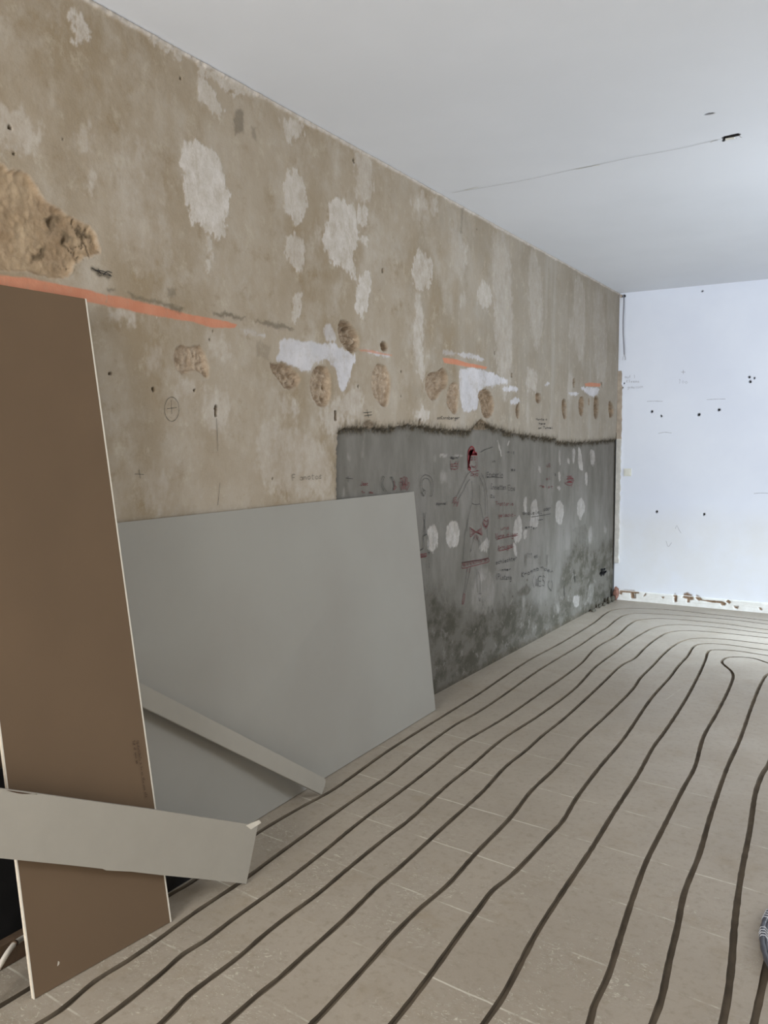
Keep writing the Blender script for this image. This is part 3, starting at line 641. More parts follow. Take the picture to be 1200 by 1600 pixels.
# head: solid hair and face
hair = [[(705,500),(705,380),(700,280),(705,180),(740,110),(775,90),(810,130),(825,190)]]
for k in range(9): hair.append([(712+k*4, 480-k*30), (712+k*7, 300-k*12), (722+k*10, 180-k*6)])
hair += [[(715+k*12, 240-k*2), (725+k*11, 170), (745+k*9, 130+abs(k-4)*6)] for k in range(9)] + [[(810,190),(850,200),(860,245)], [(820,215),(850,215),(850,245)], [(730,245),(790,235),(855,240)], [(735,225),(855,222)], [(820,205),(840,230)], [(715,500),(745,500),(720,420)], [(700,450),(750,470)], [(705,400),(735,380)], [(705,350),(740,330)]]
inkx('drawn_hair', Z, hair, 0.0085, M_REDSOLID, wall_left, label='hair filled in solid red marker')
inkx('drawn_face', Z, [[(750,280),(775,275),(780,330),(755,335),(750,280)], [(765,290),(765,330)], [(810,280),(830,275),(838,325),(815,330),(810,280)], [(822,290),(824,325)], [(765,415),(780,455),(810,465),(840,440),(845,410)], [(775,440),(820,450)], [(858,250),(865,340),(860,440),(830,500)], [(830,360),(842,375),(830,385)],
 [(760,560),(810,580),(760,610),(755,570)], [(880,570),(820,580),(870,610),(885,575)], [(800,580),(820,640)], [(730,520),(760,540),(830,530),(900,520)], [(850,520),(880,515)],
 [(1010,1370),(1050,1350),(1068,1400),(1050,1480),(1000,1520),(965,1460),(1010,1370)], [(1000,1400),(990,1480)], [(1030,1390),(1020,1500)], [(1045,1400),(1040,1470)], [(1010,1500),(1015,1570)],
 [(500,1000),(450,1010),(440,1040)], [(490,1030),(440,1050),(430,1070)], [(500,1060),(430,1090),(420,1105)], [(510,1080),(460,1110),(440,1160)], [(520,1080),(490,1160)], [(535,1010),(525,1100),(500,1165)],
 [(390,410),(450,400),(520,400),(515,480),(400,480),(390,410)], [(390,440),(515,440)], [(420,420),(430,470)], [(480,410),(490,470)], [(385,330),(400,400)], [(495,350),(460,400)], [(540,340),(520,400)], [(400,510),(420,490)], [(470,510),(455,490)]],
 0.0045, M_RED, wall_left, label='face, bow tie, hands and small bowl in red marker')
# hand and horseshoes left of the figure
Q = ((540, 740), 8.0)
inkx('drawn_hand', Q, [[(700,210),(680,110),(700,110),(715,150),(690,60),(705,60),(730,140),(725,45),(740,40),(750,140),(760,50),(770,60),(765,150),(790,110),(800,120),(775,190),(760,212)]] + [[(700+k*12, 200), (705+k*10, 130)] for k in range(6)] + [[(600,90),(612,140),(600,210)], [(610,150),(635,170),(605,200)]], 0.0048, M_RED, wall_left, label='small hand in red marker')
inkx('drawn_horseshoes', Q, [[(465,30),(445,90),(450,160),(480,220)], [(485,45),(465,110),(475,170),(520,230)], [(465,30),(485,45)], [(565,40),(600,110),(605,160),(590,215)], [(585,45),(620,120),(615,170)], [(565,40),(585,45)],
 [(980,285),(945,220),(930,130),(950,50),(1000,15),(1060,40),(1090,100),(1095,180),(1075,280),(1055,280)], [(990,210),(960,180),(955,110),(985,60),(1030,65),(1060,120),(1065,190),(1060,270)], [(980,285),(1000,220),(990,210),(960,230),(980,285)],
 [(30,30),(30,110)], [(0,55),(90,65)]], 0.0036, M_PENCIL, wall_left, label='two horseshoes outlined in pencil')
inkx('drawn_dress_edge', Q, [[(975,490),(985,620),(985,770)], [(1000,480),(990,620),(1000,760)], [(965,785),(1020,755)], [(970,790),(970,930),(930,960)], [(1025,770),(1040,850),(1030,960)], [(1030,990),(1050,985),(1040,1010)], [(1043,1120),(1043,1180)]], 0.0045, M_INK, wall_left, label='part of a second drawn figure in dark marker')
inkx('drawn_dress_hem', Q, [[(930,1010),(1010,995)], [(935,1050),(1010,1035)], [(930,1010),(935,1050)], [(1010,995),(1010,1035)]]+[[(938+k*10, 1012-k), (944+k*10, 1048-k)] for k in range(7)], 0.005, M_RED, wall_left, label='hem in red marker')
inkx('handwriting', Q, writing('Joyc', 190, 150, 30, 24) + writing('Tn', 200, 245, 14, 20) + writing('Ma', 300, 250, 16, 22), 0.0042, M_RED, wall_left, label='short word in red marker')
inkx('handwriting', Z, writing('Main!', 395, 310, 26, 30) , 0.0060, M_INK, wall_left, label='short word in black marker')
inkx('handwriting', Z, writing('Hannel', 140, 1140, 30, 34, -0.12), 0.0040, M_INK, wall_left, label='faint word in dark pencil')
A_ = ((750, 690), 10.0); B_ = ((750, 790), 9.23)
inkx('handwriting', A_, writing('in', 180, 330, 30, 34) + writing('Eroberln', 110, 545, 38, 32) + [[(105,560),(200,555),(360,565)]] + writing('es', 490, 455, 26, 36)
     + writing('Crevetten', 170, 745, 46, 27, 0.02) + writing('Ebs', 440, 760, 42, 40) + writing('zu', 160, 875, 40, 40) + writing('mit', 430, 180, 24, 40, .1), 0.0046, M_INK, wall_left, label='lines of handwriting in dark marker')
inkx('handwriting', A_, writing('Trattoria', 245, 1000, 34, 31), 0.0050, M_RED, wall_left, label='line of handwriting in red marker')
inkx('handwriting', A_, writing('ol', 1030, 600, 26, 40, -.3) + writing('meist', 930, 710, 24, 44, .1) + writing('uB', 1040, 400, 34, 34) , 0.0046, M_RED, wall_left, label='faint words in red marker')
inkx('handwriting', B_, writing('gelacht-', 265, 160, 30, 32) + writing('und', 300, 350, 30, 42, -.1), 0.0046, M_RED, wall_left, label='faint words in dark red marker')
inkx('handwriting', B_, writing('Veneidigor', 225, 475, 42, 33, -0.12) + writing('Artsignal', 260, 650, 40, 26, -0.25) + [[(240,490),(380,455),(550,425)], [(270,655),(380,630),(470,600)]], 0.0055, M_RED, wall_left, label='two red underlined words')
inkx('handwriting', B_, writing('schlechter', 230, 845, 32, 31, -0.22) + writing('immer', 275, 945, 26, 36, -0.05) + writing('(Ploteng', 235, 1060, 42, 28, .05), 0.0050, M_INK, wall_left, label='three lines of dark handwriting')
inkx('handwriting', B_, writing('andlelel', 615, 135, 32, 36, -0.06) + writing('oder', 915, 75, 34, 28, -0.15) + [[(740,165),(900,140),(1015,118)], [(840,210),(905,200)]] + writing('enter', 655, 330, 26, 36, .1), 0.0050, M_INK, wall_left, label='underlined words in dark marker')
K_ = ((800, 850), 12.0)
inkx('handwriting', K_, writing('111 es', 285, 260, 48, 34) , 0.0046, M_INK, wall_left, label='small dark figures')
inkx('signature', K_, writing('Kromma', 180, 620, 50, 55, -0.45) + writing('nyen', 540, 470, 40, 62, 0.42) + writing('(WES', 380, 800, 100, 62, -.05) + [[(700,680),(680,760),(700,830),(740,880)], [(740,680),(760,760),(740,860)]], 0.0050, M_INK, wall_left, label='large dark signature')
inkx('black_scribble', C7, [[(1030,1240),(1050,1200),(1040,1250),(1070,1190),(1060,1245),(1080,1210),(1050,1240)], [(1035,1200),(1075,1195)], [(1030,1230),(1085,1215)], [(1045,1190),(1040,1250)]], 0.016, M_INK, wall_left, label='heavy black scribble')
inkx('tally_marks', C7, [[(818,1195),(820,1235)], [(826,1250),(828,1305)], [(738,1335),(742,1425)], [(665,415),(668,435)]], 0.009, M_INK, wall_left, label='short vertical black marks')
sm = []
for k in range(14): sm.append([(755+rng.random()*60, 440+k*4), (790+rng.random()*30, 438+k*4)])
inkx('red_smudge', C7, sm+[[(745,455),(750,500),(800,510),(815,450)], [(795,500),(800,530)]], 0.006, M_RED, wall_left, label='small red hatched box')
# marks on the upper, tan part
strokes('handwriting', C5, writing('ysKornberger', 150, 548, 11, 10.5), 0.0042, M_INK, wall_left, label='signature in black marker', off=0.004)
strokes('handwriting', C5, writing('Montaix', 695, 553, 7, 9) + writing('hans', 712, 577, 7, 9) + writing('am Tunnel', 708, 600, 7, 9), 0.0050, M_INK, wall_left, label='three tiny lines in black marker', off=0.004)
strokes('handwriting', C4, writing('F anotos', 222, 1085, 22, 24, -.08), 0.0024, M_PENCIL, wall_left, label='faint pencil word', off=0.004)
an = np.linspace(0, 2*math.pi, 15)
strokes('pencil_mark', C3, [[(802+34*math.cos(a), 718+57*math.sin(a)) for a in an], [(800,675),(801,740)], [(780,716),(825,710)], [(648,1000),(654,1042)], [(628,1022),(670,1024)], [(1012,760),(1018,915)], [(1028,1062),(1018,1168)]], 0.0022, M_PENCIL, wall_left, label='pencilled circle and crosses', off=0.004)
strokes('pencil_mark', C4, [[(665,660),(720,655)], [(672,680),(722,672)], [(690,640),(700,690)]], 0.004, M_PENCIL, wall_left, label='small scratched marks above the grey field', off=0.004)
strokes('charcoal_smear', C3, [[(425,55),(460,75),(520,95)], [(440,68),(480,72),(515,90)], [(480,90),(500,72),(522,80)], [(455,60),(470,85)]], 0.0035, M_INK, wall_left, label='charcoal smear', off=0.004)

# ================================================================== BACK WALL
def Bk(off, sc, pts, y=None):
    r = [on_back(off[0]+a/sc, off[1]+b/sc, y) for a, b in pts]; return [(q[0], q[2]) for q in r]
xs = list(np.arange(-0.06, 1.9, 0.006))+list(np.arange(1.9, W+0.05, 0.1)); xs[-1] = W
PB = Panel(np.array(xs), np.linspace(0, H, 480))
for k in ('hollow', 'dirt_shade'): PB.a(k)
PB.a('dirt_shade')[:] = (PB.U < -0.003)*0.9  # strip behind the corner gap coloured dark as gap shade
C8 = ((920, 420), 2.857)
for x, y, r in [(505,100,.009),(138,517,.009),(158,512,.009),(150,530,.008),(716,484,.012),(738,488,.010),(720,504,.012),(280,637,.013),(323,656,.011),(491,652,.015),(580,629,.015),(303,1085,.012),(514,1096,.012),(155,122,.017)]:
    q = Bk(*C8, [(x, y)])[0]; ang = np.linspace(0, 2*math.pi, 9)[:-1]
    PB.hollow([(q[0]+r*math.cos(a), q[1]+r*math.sin(a)) for a in ang], 0.03, 'dirt_shade', warp=0.003, slope=0.004)  # hole interiors coloured dark for the shade inside them
CB = ((930, 860), 4.4444)
CHIPS = [[(170,275),(235,275),(270,275),(275,290),(300,292),(300,297),(270,297),(275,330),(250,330),(245,293),(185,290),(180,305),(168,300)],
 [(543,315),(555,298),(566,320),(562,355),(550,357),(553,330)], [(608,328),(618,300),(640,292),(672,310),(678,340),(655,345),(650,360),(640,360),(640,335)],
 [(697,330),(702,305),(722,318),(738,345),(715,347)], [(735,346),(820,352),(880,358),(905,368),(900,380),(880,382),(870,365),(815,362)], [(910,358),(922,345),(938,360),(930,368)],
 [(965,388),(990,390),(985,403),(968,400)], [(335,318),(350,300),(345,312)]]
for c_ in CHIPS:
    PB.patch('hollow', [tuple(x) for x in Bk(*CB, c_)], 1.0, 0.009, -0.004, 0.006, 0.004)
wall_back = tag(PB.build('wall_back', lambda u, v, d: np.stack([u, D-d, v], -1), M_WHITE), kind='structure')
strokes('pencil_mark', C8, [[(422,452),(422,470)], [(413,461),(431,461)], [(260,592),(295,591),(330,592)], [(527,584),(570,582),(610,581)], [(738,1003),(770,1001),(800,1002)], [(387,1160),(393,1145),(400,1160),(412,1180)], [(345,1215),(355,1240),(370,1222)], [(310,735),(340,730),(370,733)]], 0.004, M_FAINT, wall_back, 'back', label='pencil crosses and lines')
strokes('handwriting', C8, writing('auf 1', 160, 488, 8, 10) + writing('Klemme', 168, 508, 7, 10) + writing('gemessen', 172, 535, 8, 9, -.05) + writing('125', 400, 512, 11, 15), 0.0026, M_FAINT, wall_back, 'back', label='faint pencil notes')
# skirting of white plaster along the foot of the back wall, with chips
YB = D-0.016
top_l = on_back(962, 922, YB)[2]; top_r = on_back(1200, 943, YB)[2]
PS = Panel(np.array(list(np.arange(0.012, 1.9, 0.006))+list(np.arange(1.9, W-0.01, 0.2))), np.linspace(0, 1, 30))
for k in ('hollow', 'dirt_shade'): PS.a(k)
zt = lambda u: top_l+(top_r-top_l)*np.clip(u/1.6, 0, 1)
us0, vs0 = PS.U, PS.V
PS.U, PS.V = us0, vs0*zt(us0)
for c_ in CHIPS+[[(360,320),(375,305),(400,315),(395,332),(370,335)], [(1060,385),(1100,390),(1098,412),(1060,408)], [(460,325),(475,325),(470,332)], [(755,358),(765,358),(762,366)], [(1140,400),(1148,400),(1155,412),(1142,410)]][0:0]+[[(250,300),(275,300),(278,330),(255,332)], [(548,335),(562,335),(558,357),(550,357)], [(460,325),(475,325),(470,332)], [(1140,400),(1150,402),(1155,414),(1142,410)], [(965,388),(990,390),(985,403),(968,400)]]:
    q = Bk(*CB, c_, YB); d = sdf(q, PS.U+PS.wu*.004, PS.V+PS.fu*.003); m = sstep(d, -.008, .0)
    PS.a('hollow')[:] = np.maximum(PS.a('hollow'), m); PS.disp -= m*0.009
PS.disp += PS.wu*0.0015
PS.disp[:, -1] -= 0.004
ridge = PS.V.copy()
bb = tag(PS.build('baseboard_back', lambda u, v, d: np.stack([u, YB-d, v], -1), M_WHITE), kind='structure')
bb.data.materials.clear()
t = NT('chipped_skirting', 0.85, 0.25)
c = t.mix(t.ramp(t.noise(9, 6, 0.7), 0.3, 0.7), sr(226, 223, 214), sr(240, 238, 232))
c = t.mix(t.attr('hollow'), c, t.mix(t.ramp(t.noise(50, 5), 0.3, 0.7), sr(122, 98, 78), sr(158, 134, 110)))
t.color(c).bump(t.noise(40, 5), 0.3, 0.004); bb.data.materials.append(t.m)
# top ledge of the skirting
V, F = [], []
for i, u in enumerate(PS.us):
    zz = float(zt(u)); V += [(u, YB-PS.disp[i, -1], zz), (u, D+0.001, zz+0.004)]
    if i: F.append((2*i-2, 2*i, 2*i+1, 2*i-1))
mesh_obj('skirting_ledge', V, F, t.m, bb)
# raw plaster edge standing in the corner
V, F = [], []
z0, z1 = 0.36, float(on_back(964, 580)[2]); n = 60; prng = random.Random(5)
for i in range(n+1):
    zz = z0+(z1-z0)*i/n; w = 0.040+prng.uniform(-.004, .004)
    w *= 1.0 if zz < z1-0.15 else 0.8
    V += [(-0.0, D-0.018+prng.uniform(-.002, .002), zz), (w, D-0.016+prng.uniform(-.002, .002), zz), (w+0.004, D, zz)]
for i in range(n):
    a = i*3; F += [(a, a+1, a+4, a+3), (a+1, a+2, a+5, a+4)]
F += [(0, 2, 1), (3*n, 3*n+1, 3*n+2)]
mi_ = [0 if z0+(z1-z0)*(k//2)/n > 1.56 else 1 for k in range(2*n)]+[1, 0]
tag(mesh_obj('trim_1', V, F, [M_EDGE, M_EDGE2], None, False, mi_), kind='structure')

# ================================================================== CEILING
xs = list(np.arange(0, 1.2, 0.1))+list(np.arange(1.2, 1.9, 0.005))+list(np.arange(1.9, W, 0.2))+[W]
ys2 = list(np.arange(YR, 3.8, 0.25))+list(np.arange(3.8, 4.6, 0.005))+list(np.arange(4.6, D, 0.2))+[D]
PC = Panel(np.array(xs), np.array(ys2)); PC.a('dirt_shade')
ZC = ((1080, 190), 12.0)
def Ce(fr, pts): return [tuple(on_ceil(fr[0][0]+a/fr[1], fr[0][1]+b/fr[1])[:2]) for a, b in pts]
sl, d = PC.region(Ce(ZC, [(575,300),(620,278),(700,265),(800,240),(870,226),(905,240),(895,262),(800,285),(700,300),(640,312),(610,370),(590,365),(600,320)]), 0.003, 0.002)
m = sstep(d, -.008, -.001); PC.a('dirt_shade')[sl] = m; PC.disp[sl] -= sstep(d, 0, .006)*0.012  # slot kept shallow, its inner shade painted dark
for px_, py_, r in [(1108, 178.5, .009)]:
    q = on_ceil(px_, py_); ang = np.linspace(0, 2*math.pi, 9)[:-1]
    sl, d = PC.region([(q[0]+2*r*math.cos(a), q[1]+r*math.sin(a)) for a in ang], 0.001, 0.001); m = sstep(d, -.006, -.001); PC.a('dirt_shade')[sl] = np.maximum(PC.a('dirt_shade')[sl], m*.8); PC.disp[sl] -= m*0.004
ceiling = tag(PC.build('ceiling', lambda u, v, d: np.stack([u, v, H-d], -1), M_CEIL), kind='structure')
strokes('hairline_crack', FX, [[(706,301),(760,292),(820,281),(902,263)], [(902,264),(938,256),(980,247),(1022,239),(1070,230),(1112,220),(1126,217)]], 0.0035, M_CRACK, ceiling, 'ceil')
strokes('filled_crack', FX, [[(726,297),(738,294),(748,292)], [(900,264),(920,260),(938,257)]], 0.008, M_SKIRT, ceiling, 'ceil')
strokes('crack_shade', ZC, [[(360,385),(400,365),(500,340)], [(650,345),(760,328),(860,300)], [(900,258),(935,288),(955,292)]], 0.006, M_CRACK, ceiling, 'ceil')
q = [on_ceil(ZC[0][0]+a/12, ZC[0][1]+b/12) for a, b in ((640,312),(800,285),(830,300),(660,332))]
V = [(p_[0], p_[1], H-0.001) for p_ in q]+[(p_[0], p_[1], H-0.006) for p_ in q]
slot = mesh_obj('torn_plaster_flap', V, [(0,1,2,3),(7,6,5,4),(0,4,5,1),(1,5,6,2),(2,6,7,3),(3,7,4,0)], M_SKIRT, ceiling)

# ================================================================== FLOOR with milled heating-pipe grooves
G = [
 [(0,1572),(45,1545),(264,1399),(297,1380),(402,1302),(471,1261),(517,1236),(608,1172),(700,1114),(742,1088),(824,1033),(879,1003),(930,971.4),(944.6,959.7),(957,953.4),(975,951),(997.5,950.7),(1031,951.8),(1069.5,955),(1108,959.5),(1155,964.6),(1200,969.8)],
 [(60,1600),(94,1579),(150,1532),(200,1501),(250,1466),(300,1429),(340,1402),(372,1381),(448,1325),(530,1266),(608,1211),(650,1177),(709.6,1133.6),(746,1113),(787.5,1085.5),(842.5,1046.6),(906.7,1007.6),(930,991.6),(948,980.4),(963.8,967.6),(975,961.7),(990.8,958.5),(1020,959),(1065,961.7),(1110,965.3),(1155,969.6),(1200,975.4)],
 [(152,1600),(200,1564),(252.5,1521),(287.5,1490),(320,1470),(362.5,1437.5),(405,1407),(442.5,1380),(498,1337),(562.5,1284),(636,1229),(673,1200),(718.8,1163.4),(787.5,1122),(847,1081),(906.7,1037.5),(930,1013),(963.8,992.7),(984,975.2),(997.5,969),(1020,966.7),(1042.5,966.9),(1087.5,970.2),(1132.5,974.8),(1200,983.8)],
 [(253.7,1597.5),(295,1555),(337.5,1522.5),(375,1494),(412.5,1461),(455,1427.5),(494,1399),(549,1353),(608,1305),(636,1284),(700,1226),(732.5,1200),(783,1156.5),(842.5,1117.6),(897.5,1076.4),(930,1042.3),(957,1022),(984,1001.8),(1004,989.4),(1020,981.5),(1035.8,977.5),(1056,976),(1076,976.6),(1121,980.4),(1200,990)],
 [(355,1597.5),(400,1557.5),(437.5,1527.5),(473,1495),(539.6,1435),(590,1385),(622,1357.5),(700,1286),(754,1237),(790,1198),(822,1172.5),(848,1149),(879,1124.6),(925,1083),(947,1062),(970.5,1040),(990.8,1028.8),(1008.8,1011.2),(1026.8,997.3),(1042.5,989),(1060.5,985.8),(1083,985.6),(1121,988.3),(1200,996.6)],
 [(490,1597),(500,1587.5),(585,1495),(613,1463),(654,1421.7),(700,1382),(742,1335),(798,1277),(829,1237),(867.5,1200),(908,1155),(948,1117.6),(989,1076.4),(1001,1059),(1020,1040),(1035.8,1023),(1051.5,1009.6),(1065,1002.3),(1083,997.7),(1101,997),(1132.5,998.8),(1200,1006.7)],
 [(615,1597),(660,1540),(700,1485),(725,1450),(750,1417),(769,1392),(800,1367),(858,1306),(879,1283),(900,1248),(936.7,1199),(973,1156),(1016.7,1092.4),(1047,1058),(1060.5,1040),(1074,1025.4),(1084.5,1010),(1092,1006.8),(1105.5,1005.6),(1132.5,1007),(1200,1016)],
 [(756,1600),(785,1558),(837,1460),(875,1400),(925,1325),(958,1271),(996,1212),(1021,1167),(1038,1144),(1071.7,1092.4),(1090.5,1057),(1096.5,1044.5),(1103,1028.7),(1106,1019),(1111,1015.8),(1126,1015.3),(1155,1017.5),(1200,1024.3)],
]
def F2(pl): return [tuple(on_floor(x, y)[:2]) for x, y in pl]
XE = W-0.25
paths = []
for k, g in enumerate(G):
    q = F2(g); a, b = q[0], q[-1]
    pre = [(a[0]+0.01, YR+0.4), (a[0]+0.01, -1.0), (a[0]+0.01, 0.2)]
    post = [(b[0]+0.8, b[1]), (XE-0.13*k, b[1])]
    paths.append(pre+q+post)
g9 = F2([(921,1600),(927,1575),(950,1525),(967,1471),(987,1408),(1010,1346),(1033,1300),(1067,1233),(1085,1200),(1099,1152),(1122,1110.7),(1140,1074),(1145.5,1056),(1142,1048),(1132.5,1040),(1128,1035),(1131,1030),(1139,1027),(1155,1026.5),(1177.5,1028.7),(1200,1036)])
g10 = F2([(1019,1600),(1033,1562),(1046,1500),(1058,1450),(1069,1396),(1092,1337),(1110,1275),(1136,1200),(1155,1158),(1177,1097),(1190.9,1065),(1200,1053.4)])
e = g9[-1]; e2 = g10[-1]
paths.append([(g9[0][0]+.03, YR+0.4), (g9[0][0]+.03, 0.2)]+g9+[(e[0]+0.12, (e[1]+e2[1])/2+0.05)]+g10[::-1]+[(g10[0][0]+.03, 0.2), (g10[0][0]+.03, YR+0.4)])
g11 = F2([(1129,1600),(1142,1517),(1148,1442),(1158,1367),(1171,1300),(1181,1237),(1192,1208),(1200,1196)])
a = g11[-1]
paths.append([(g11[0][0]+.03, YR+0.4), (g11[0][0]+.03, 0.2)]+g11+[(a[0], 4.4), (a[0]+0.02, 5.2), (a[0]+0.10, 5.42), (a[0]+0.18, 5.2), (a[0]+0.17, 4.0), (a[0]+0.2, 2.0), (a[0]+0.2, YR+0.4)])
gap = F2([(1020,938.7),(1042,945.0),(1076,948.6),(1123,950.7),(1177,956.5),(1200,958)])
wid = [0.0098]*10
wid[9] = 0.0105
ribs = []
for pl, w in zip(paths, wid):
    q = smooth_poly(pl, 0.03); T = np.gradient(q, axis=0); T /= np.hypot(T[:, 0], T[:, 1])[:, None]
    N = np.stack([-T[:, 1], T[:, 0]], -1); rr = random.Random(len(ribs)+11)
    ww = np.array([w*(1+rr.uniform(-.09, .09)) for _ in q])[:, None]
    ribs.append((q, q+N*ww, q-N*ww))
X0, X1, Y0, Y1 = -0.03, W+0.15, YR-0.1, D+0.03
verts = [Vector((X0, Y0)), Vector((X1, Y0)), Vector((X1, Y1)), Vector((X0, Y1))]; edges = [(0, 1), (1, 2), (2, 3), (3, 0)]
for q, l, r in ribs:
    ring = list(l)+list(r[::-1]); b = len(verts)
    verts += [Vector((float(p_[0]), float(p_[1]))) for p_ in ring]
    edges += [(b+i, b+(i+1) % len(ring)) for i in range(len(ring))]
cv, ce_, cf, *_ = delaunay_2d_cdt(verts, edges, [], 1, 1e-6)
cvn = np.array([tuple(v) for v in cv]); tris = np.array([f for f in cf]); cen = cvn[tris].mean(1)
ingr = np.zeros(len(tris), bool)
for q, l, r in ribs:
    ring = np.vstack([l, r[::-1]]); lo = ring.min(0); hi = ring.max(0)
    for i in range(len(q)-1):      # quad by quad test
        quad = np.array([l[i], l[i+1], r[i+1], r[i]])
        c0 = quad.min(0)-1e-4; c1 = quad.max(0)+1e-4
        idx = np.where((cen[:, 0] > c0[0]) & (cen[:, 0] < c1[0]) & (cen[:, 1] > c0[1]) & (cen[:, 1] < c1[1]) & ~ingr)[0]
        if len(idx): ingr[idx[sdf(quad, cen[idx, 0], cen[idx, 1]) > 0]] = True
V = [(v[0], v[1], 0.0) for v in cvn]; Fc = []; MI = []
for t3, g in zip(tris, ingr):
    if g: continue
    a, b, c = cvn[t3]
    cr = (b[0]-a[0])*(c[1]-a[1])-(b[1]-a[1])*(c[0]-a[0])
    Fc.append(tuple(int(x) for x in (t3 if cr > 0 else t3[::-1]))); MI.append(0)
DEP = 0.013
for q, l, r in ribs:
    b = len(V); n = len(q)
    for i in range(n):
        V += [(*l[i], 0.0), (*(l[i]*0.9+r[i]*0.1), -DEP), (*(l[i]*0.1+r[i]*0.9), -DEP), (*r[i], 0.0)]
    for i in range(n-1):
        for k in range(3):
            a = b+4*i+k; Fc.append((a, a+1, a+5, a+4)[::-1] if False else (a, a+4, a+5, a+1)[::-1]); MI.append(1)
floor_ = tag(mesh_obj('floor', V, Fc, [M_FLOOR, M_GROOVE], None, False, MI), kind='structure')

# ================================================================== RIGHT WALL, REAR WALL (outside the photo) with the openings that light the room
M_PLAIN = plain('off_white_wall', sr(222, 218, 208), 0.85, 0.04, 3)
def wall_with_openings(name, plane, a0, a1, openings, m):
    """vertical wall in boxes around openings; plane(a, z, depth) -> xyz"""
    bm = bmesh.new(); cuts = sorted(openings); prev = a0
    def bx_(u0, u1, z0, z1):
        p_, q_ = plane(u0, z0, 0), plane(u1, z1, 0.2)
        box_bm(bm, [min(a, b) for a, b in zip(p_, q_)], [max(a, b) for a, b in zip(p_, q_)])
    for (u0, u1, z0, z1) in cuts:
        bx_(prev, u0, 0, H); bx_(u0, u1, z1, H)
        if z0 > 0.01: bx_(u0, u1, 0, z0)
        prev = u1
    bx_(prev, a1, 0, H)
    return tag(bm_obj(name, bm, m), kind='structure')
wall_with_openings('wall_right', lambda a, z, d: (W+d, a, z), YR, D, [(4.3, 5.9, 0.75, 2.45), (6.5, 7.5, 0.0, 2.05)], M_PLAIN)
wall_with_openings('wall_rear', lambda a, z, d: (a, YR-d, z), -0.2, W+0.2, [(0.2, 1.9, 0.4, 2.8)], M_PLAIN)
def frame(name, plane, u0, u1, z0, z1, mull):
    bm = bmesh.new(); w = 0.06
    def bx_(a, b, c, d_):
        p_, q_ = plane(a, c, 0.05), plane(b, d_, 0.09)
        box_bm(bm, [min(x, y) for x, y in zip(p_, q_)], [max(x, y) for x, y in zip(p_, q_)], 0.004)
    bx_(u0, u0+w, z0, z1); bx_(u1-w, u1, z0, z1); bx_(u0+w, u1-w, z0, z0+w); bx_(u0+w, u1-w, z1-w, z1)
    for mu in mull: bx_(mu-w/2, mu+w/2, z0+w, z1-w)
    return tag(bm_obj(name, bm, M_OUT), kind='structure')
frame('window_1', lambda a, z, d: (a, YR-d, z), 0.2, 1.9, 0.4, 2.8, [1.05])
frame('window_2', lambda a, z, d: (W+d, a, z), 4.3, 5.9, 0.75, 2.45, [5.1])
frame('door_1', lambda a, z, d: (W+d, a, z), 6.5, 7.5, 0.0, 2.05, [])

# ================================================================== BOARDS
def slab(name, c00, c10, c11, c01, thick, mats, parent=None, back=None):
    """board from four face corners (counter-clockwise seen from the room); thickness goes backwards; mat 0 = face, 1 = edges"""
    P4 = [Vector(tuple(map(float, c))) for c in (c00, c10, c11, c01)]
    n = (P4[1]-P4[0]).cross(P4[3]-P4[0]).normalized()
    V = P4+[p_-n*thick for p_ in P4]
    F = [(0,1,2,3),(7,6,5,4),(0,4,5,1),(1,5,6,2),(2,6,7,3),(3,7,4,0)]
    bm = bmesh.new(); vs = [bm.verts.new(v) for v in V]
    for i, f in enumerate(F):
        ff = bm.faces.new([vs[k] for k in f]); ff.material_index = 0 if i < 2 else 1
    bmesh.ops.recalc_face_normals(bm, faces=bm.faces)
    bmesh.ops.bevel(bm, geom=list(bm.edges), offset=0.0012, segments=1, affect='EDGES')
    return bm_obj(name, bm, mats, parent), n
# big grey sheet leaning on the wall
TH = 0.0125
gb0 = np.array([0.205, 1.72, 0.003]); gb1 = np.array([0.137, 4.131, 0.003])
gt1 = on_left(647, 768, 0.014); gt0 = on_left(182, 817, 0.020)
dirb = (gb1-gb0)/np.linalg.norm(gb1-gb0); up = (gt1-gb1)
gt0 = gb0+up+np.array([0.0, -0.0, 0.0])
gt0[0] = 0.030; gt1[0] = 0.014
t0 = on_left(182, 817, 0.028); gt0 = gt1+(t0-gt1)*((gt1[1]-(1.72+0.0))/(gt1[1]-t0[1]))
grey, _ = slab('grey_plasterboard_sheet', gb0, gb1, gt1, gt0, TH, [M_GREY, M_WRAP])
tag(grey, 'large pale grey plasterboard sheet leaning lengthways against the left wall', 'plasterboard')

# tall brown sheet
bb0 = on_floor(53, 1562, 0.002); bb1 = on_floor(268, 1440, 0.002)
bt1 = on_left(135, 467, 0.045)
u_ = bt1-bb1; base = bb1-bb0
bt0 = bb0+u_; bt0[0] = max(bt0[0], 0.012)
brown, bn = slab('brown_plasterboard_sheet', bb0, bb1, bt1, bt0, TH, [M_BROWN, M_GYPSUM])
tag(brown, 'tall brown plasterboard sheet with white edges standing upright at the left', 'plasterboard')
def edge_strip(name, a, b, inward, w, parent, mat):
    a = Vector(tuple(map(float, a))); b = Vector(tuple(map(float, b))); i = Vector(tuple(map(float, inward))).normalized()
    n = bn; o = n*0.0006
    V = [a+o, b+o, b+i*w+o, a+i*w+o, a-n*0.002, b-n*0.002, b+i*w-n*0.002, a+i*w-n*0.002]
    return mesh_obj(name, V, [(0,1,2,3),(0,4,5,1),(1,5,6,2),(2,6,7,3),(3,7,4,0)], mat, parent)
eo = edge_strip('wrapped_edge', bb1, bt1, -base, 0.0052, brown, M_WRAP); eo['label'] = 'white paper lip along the right edge'
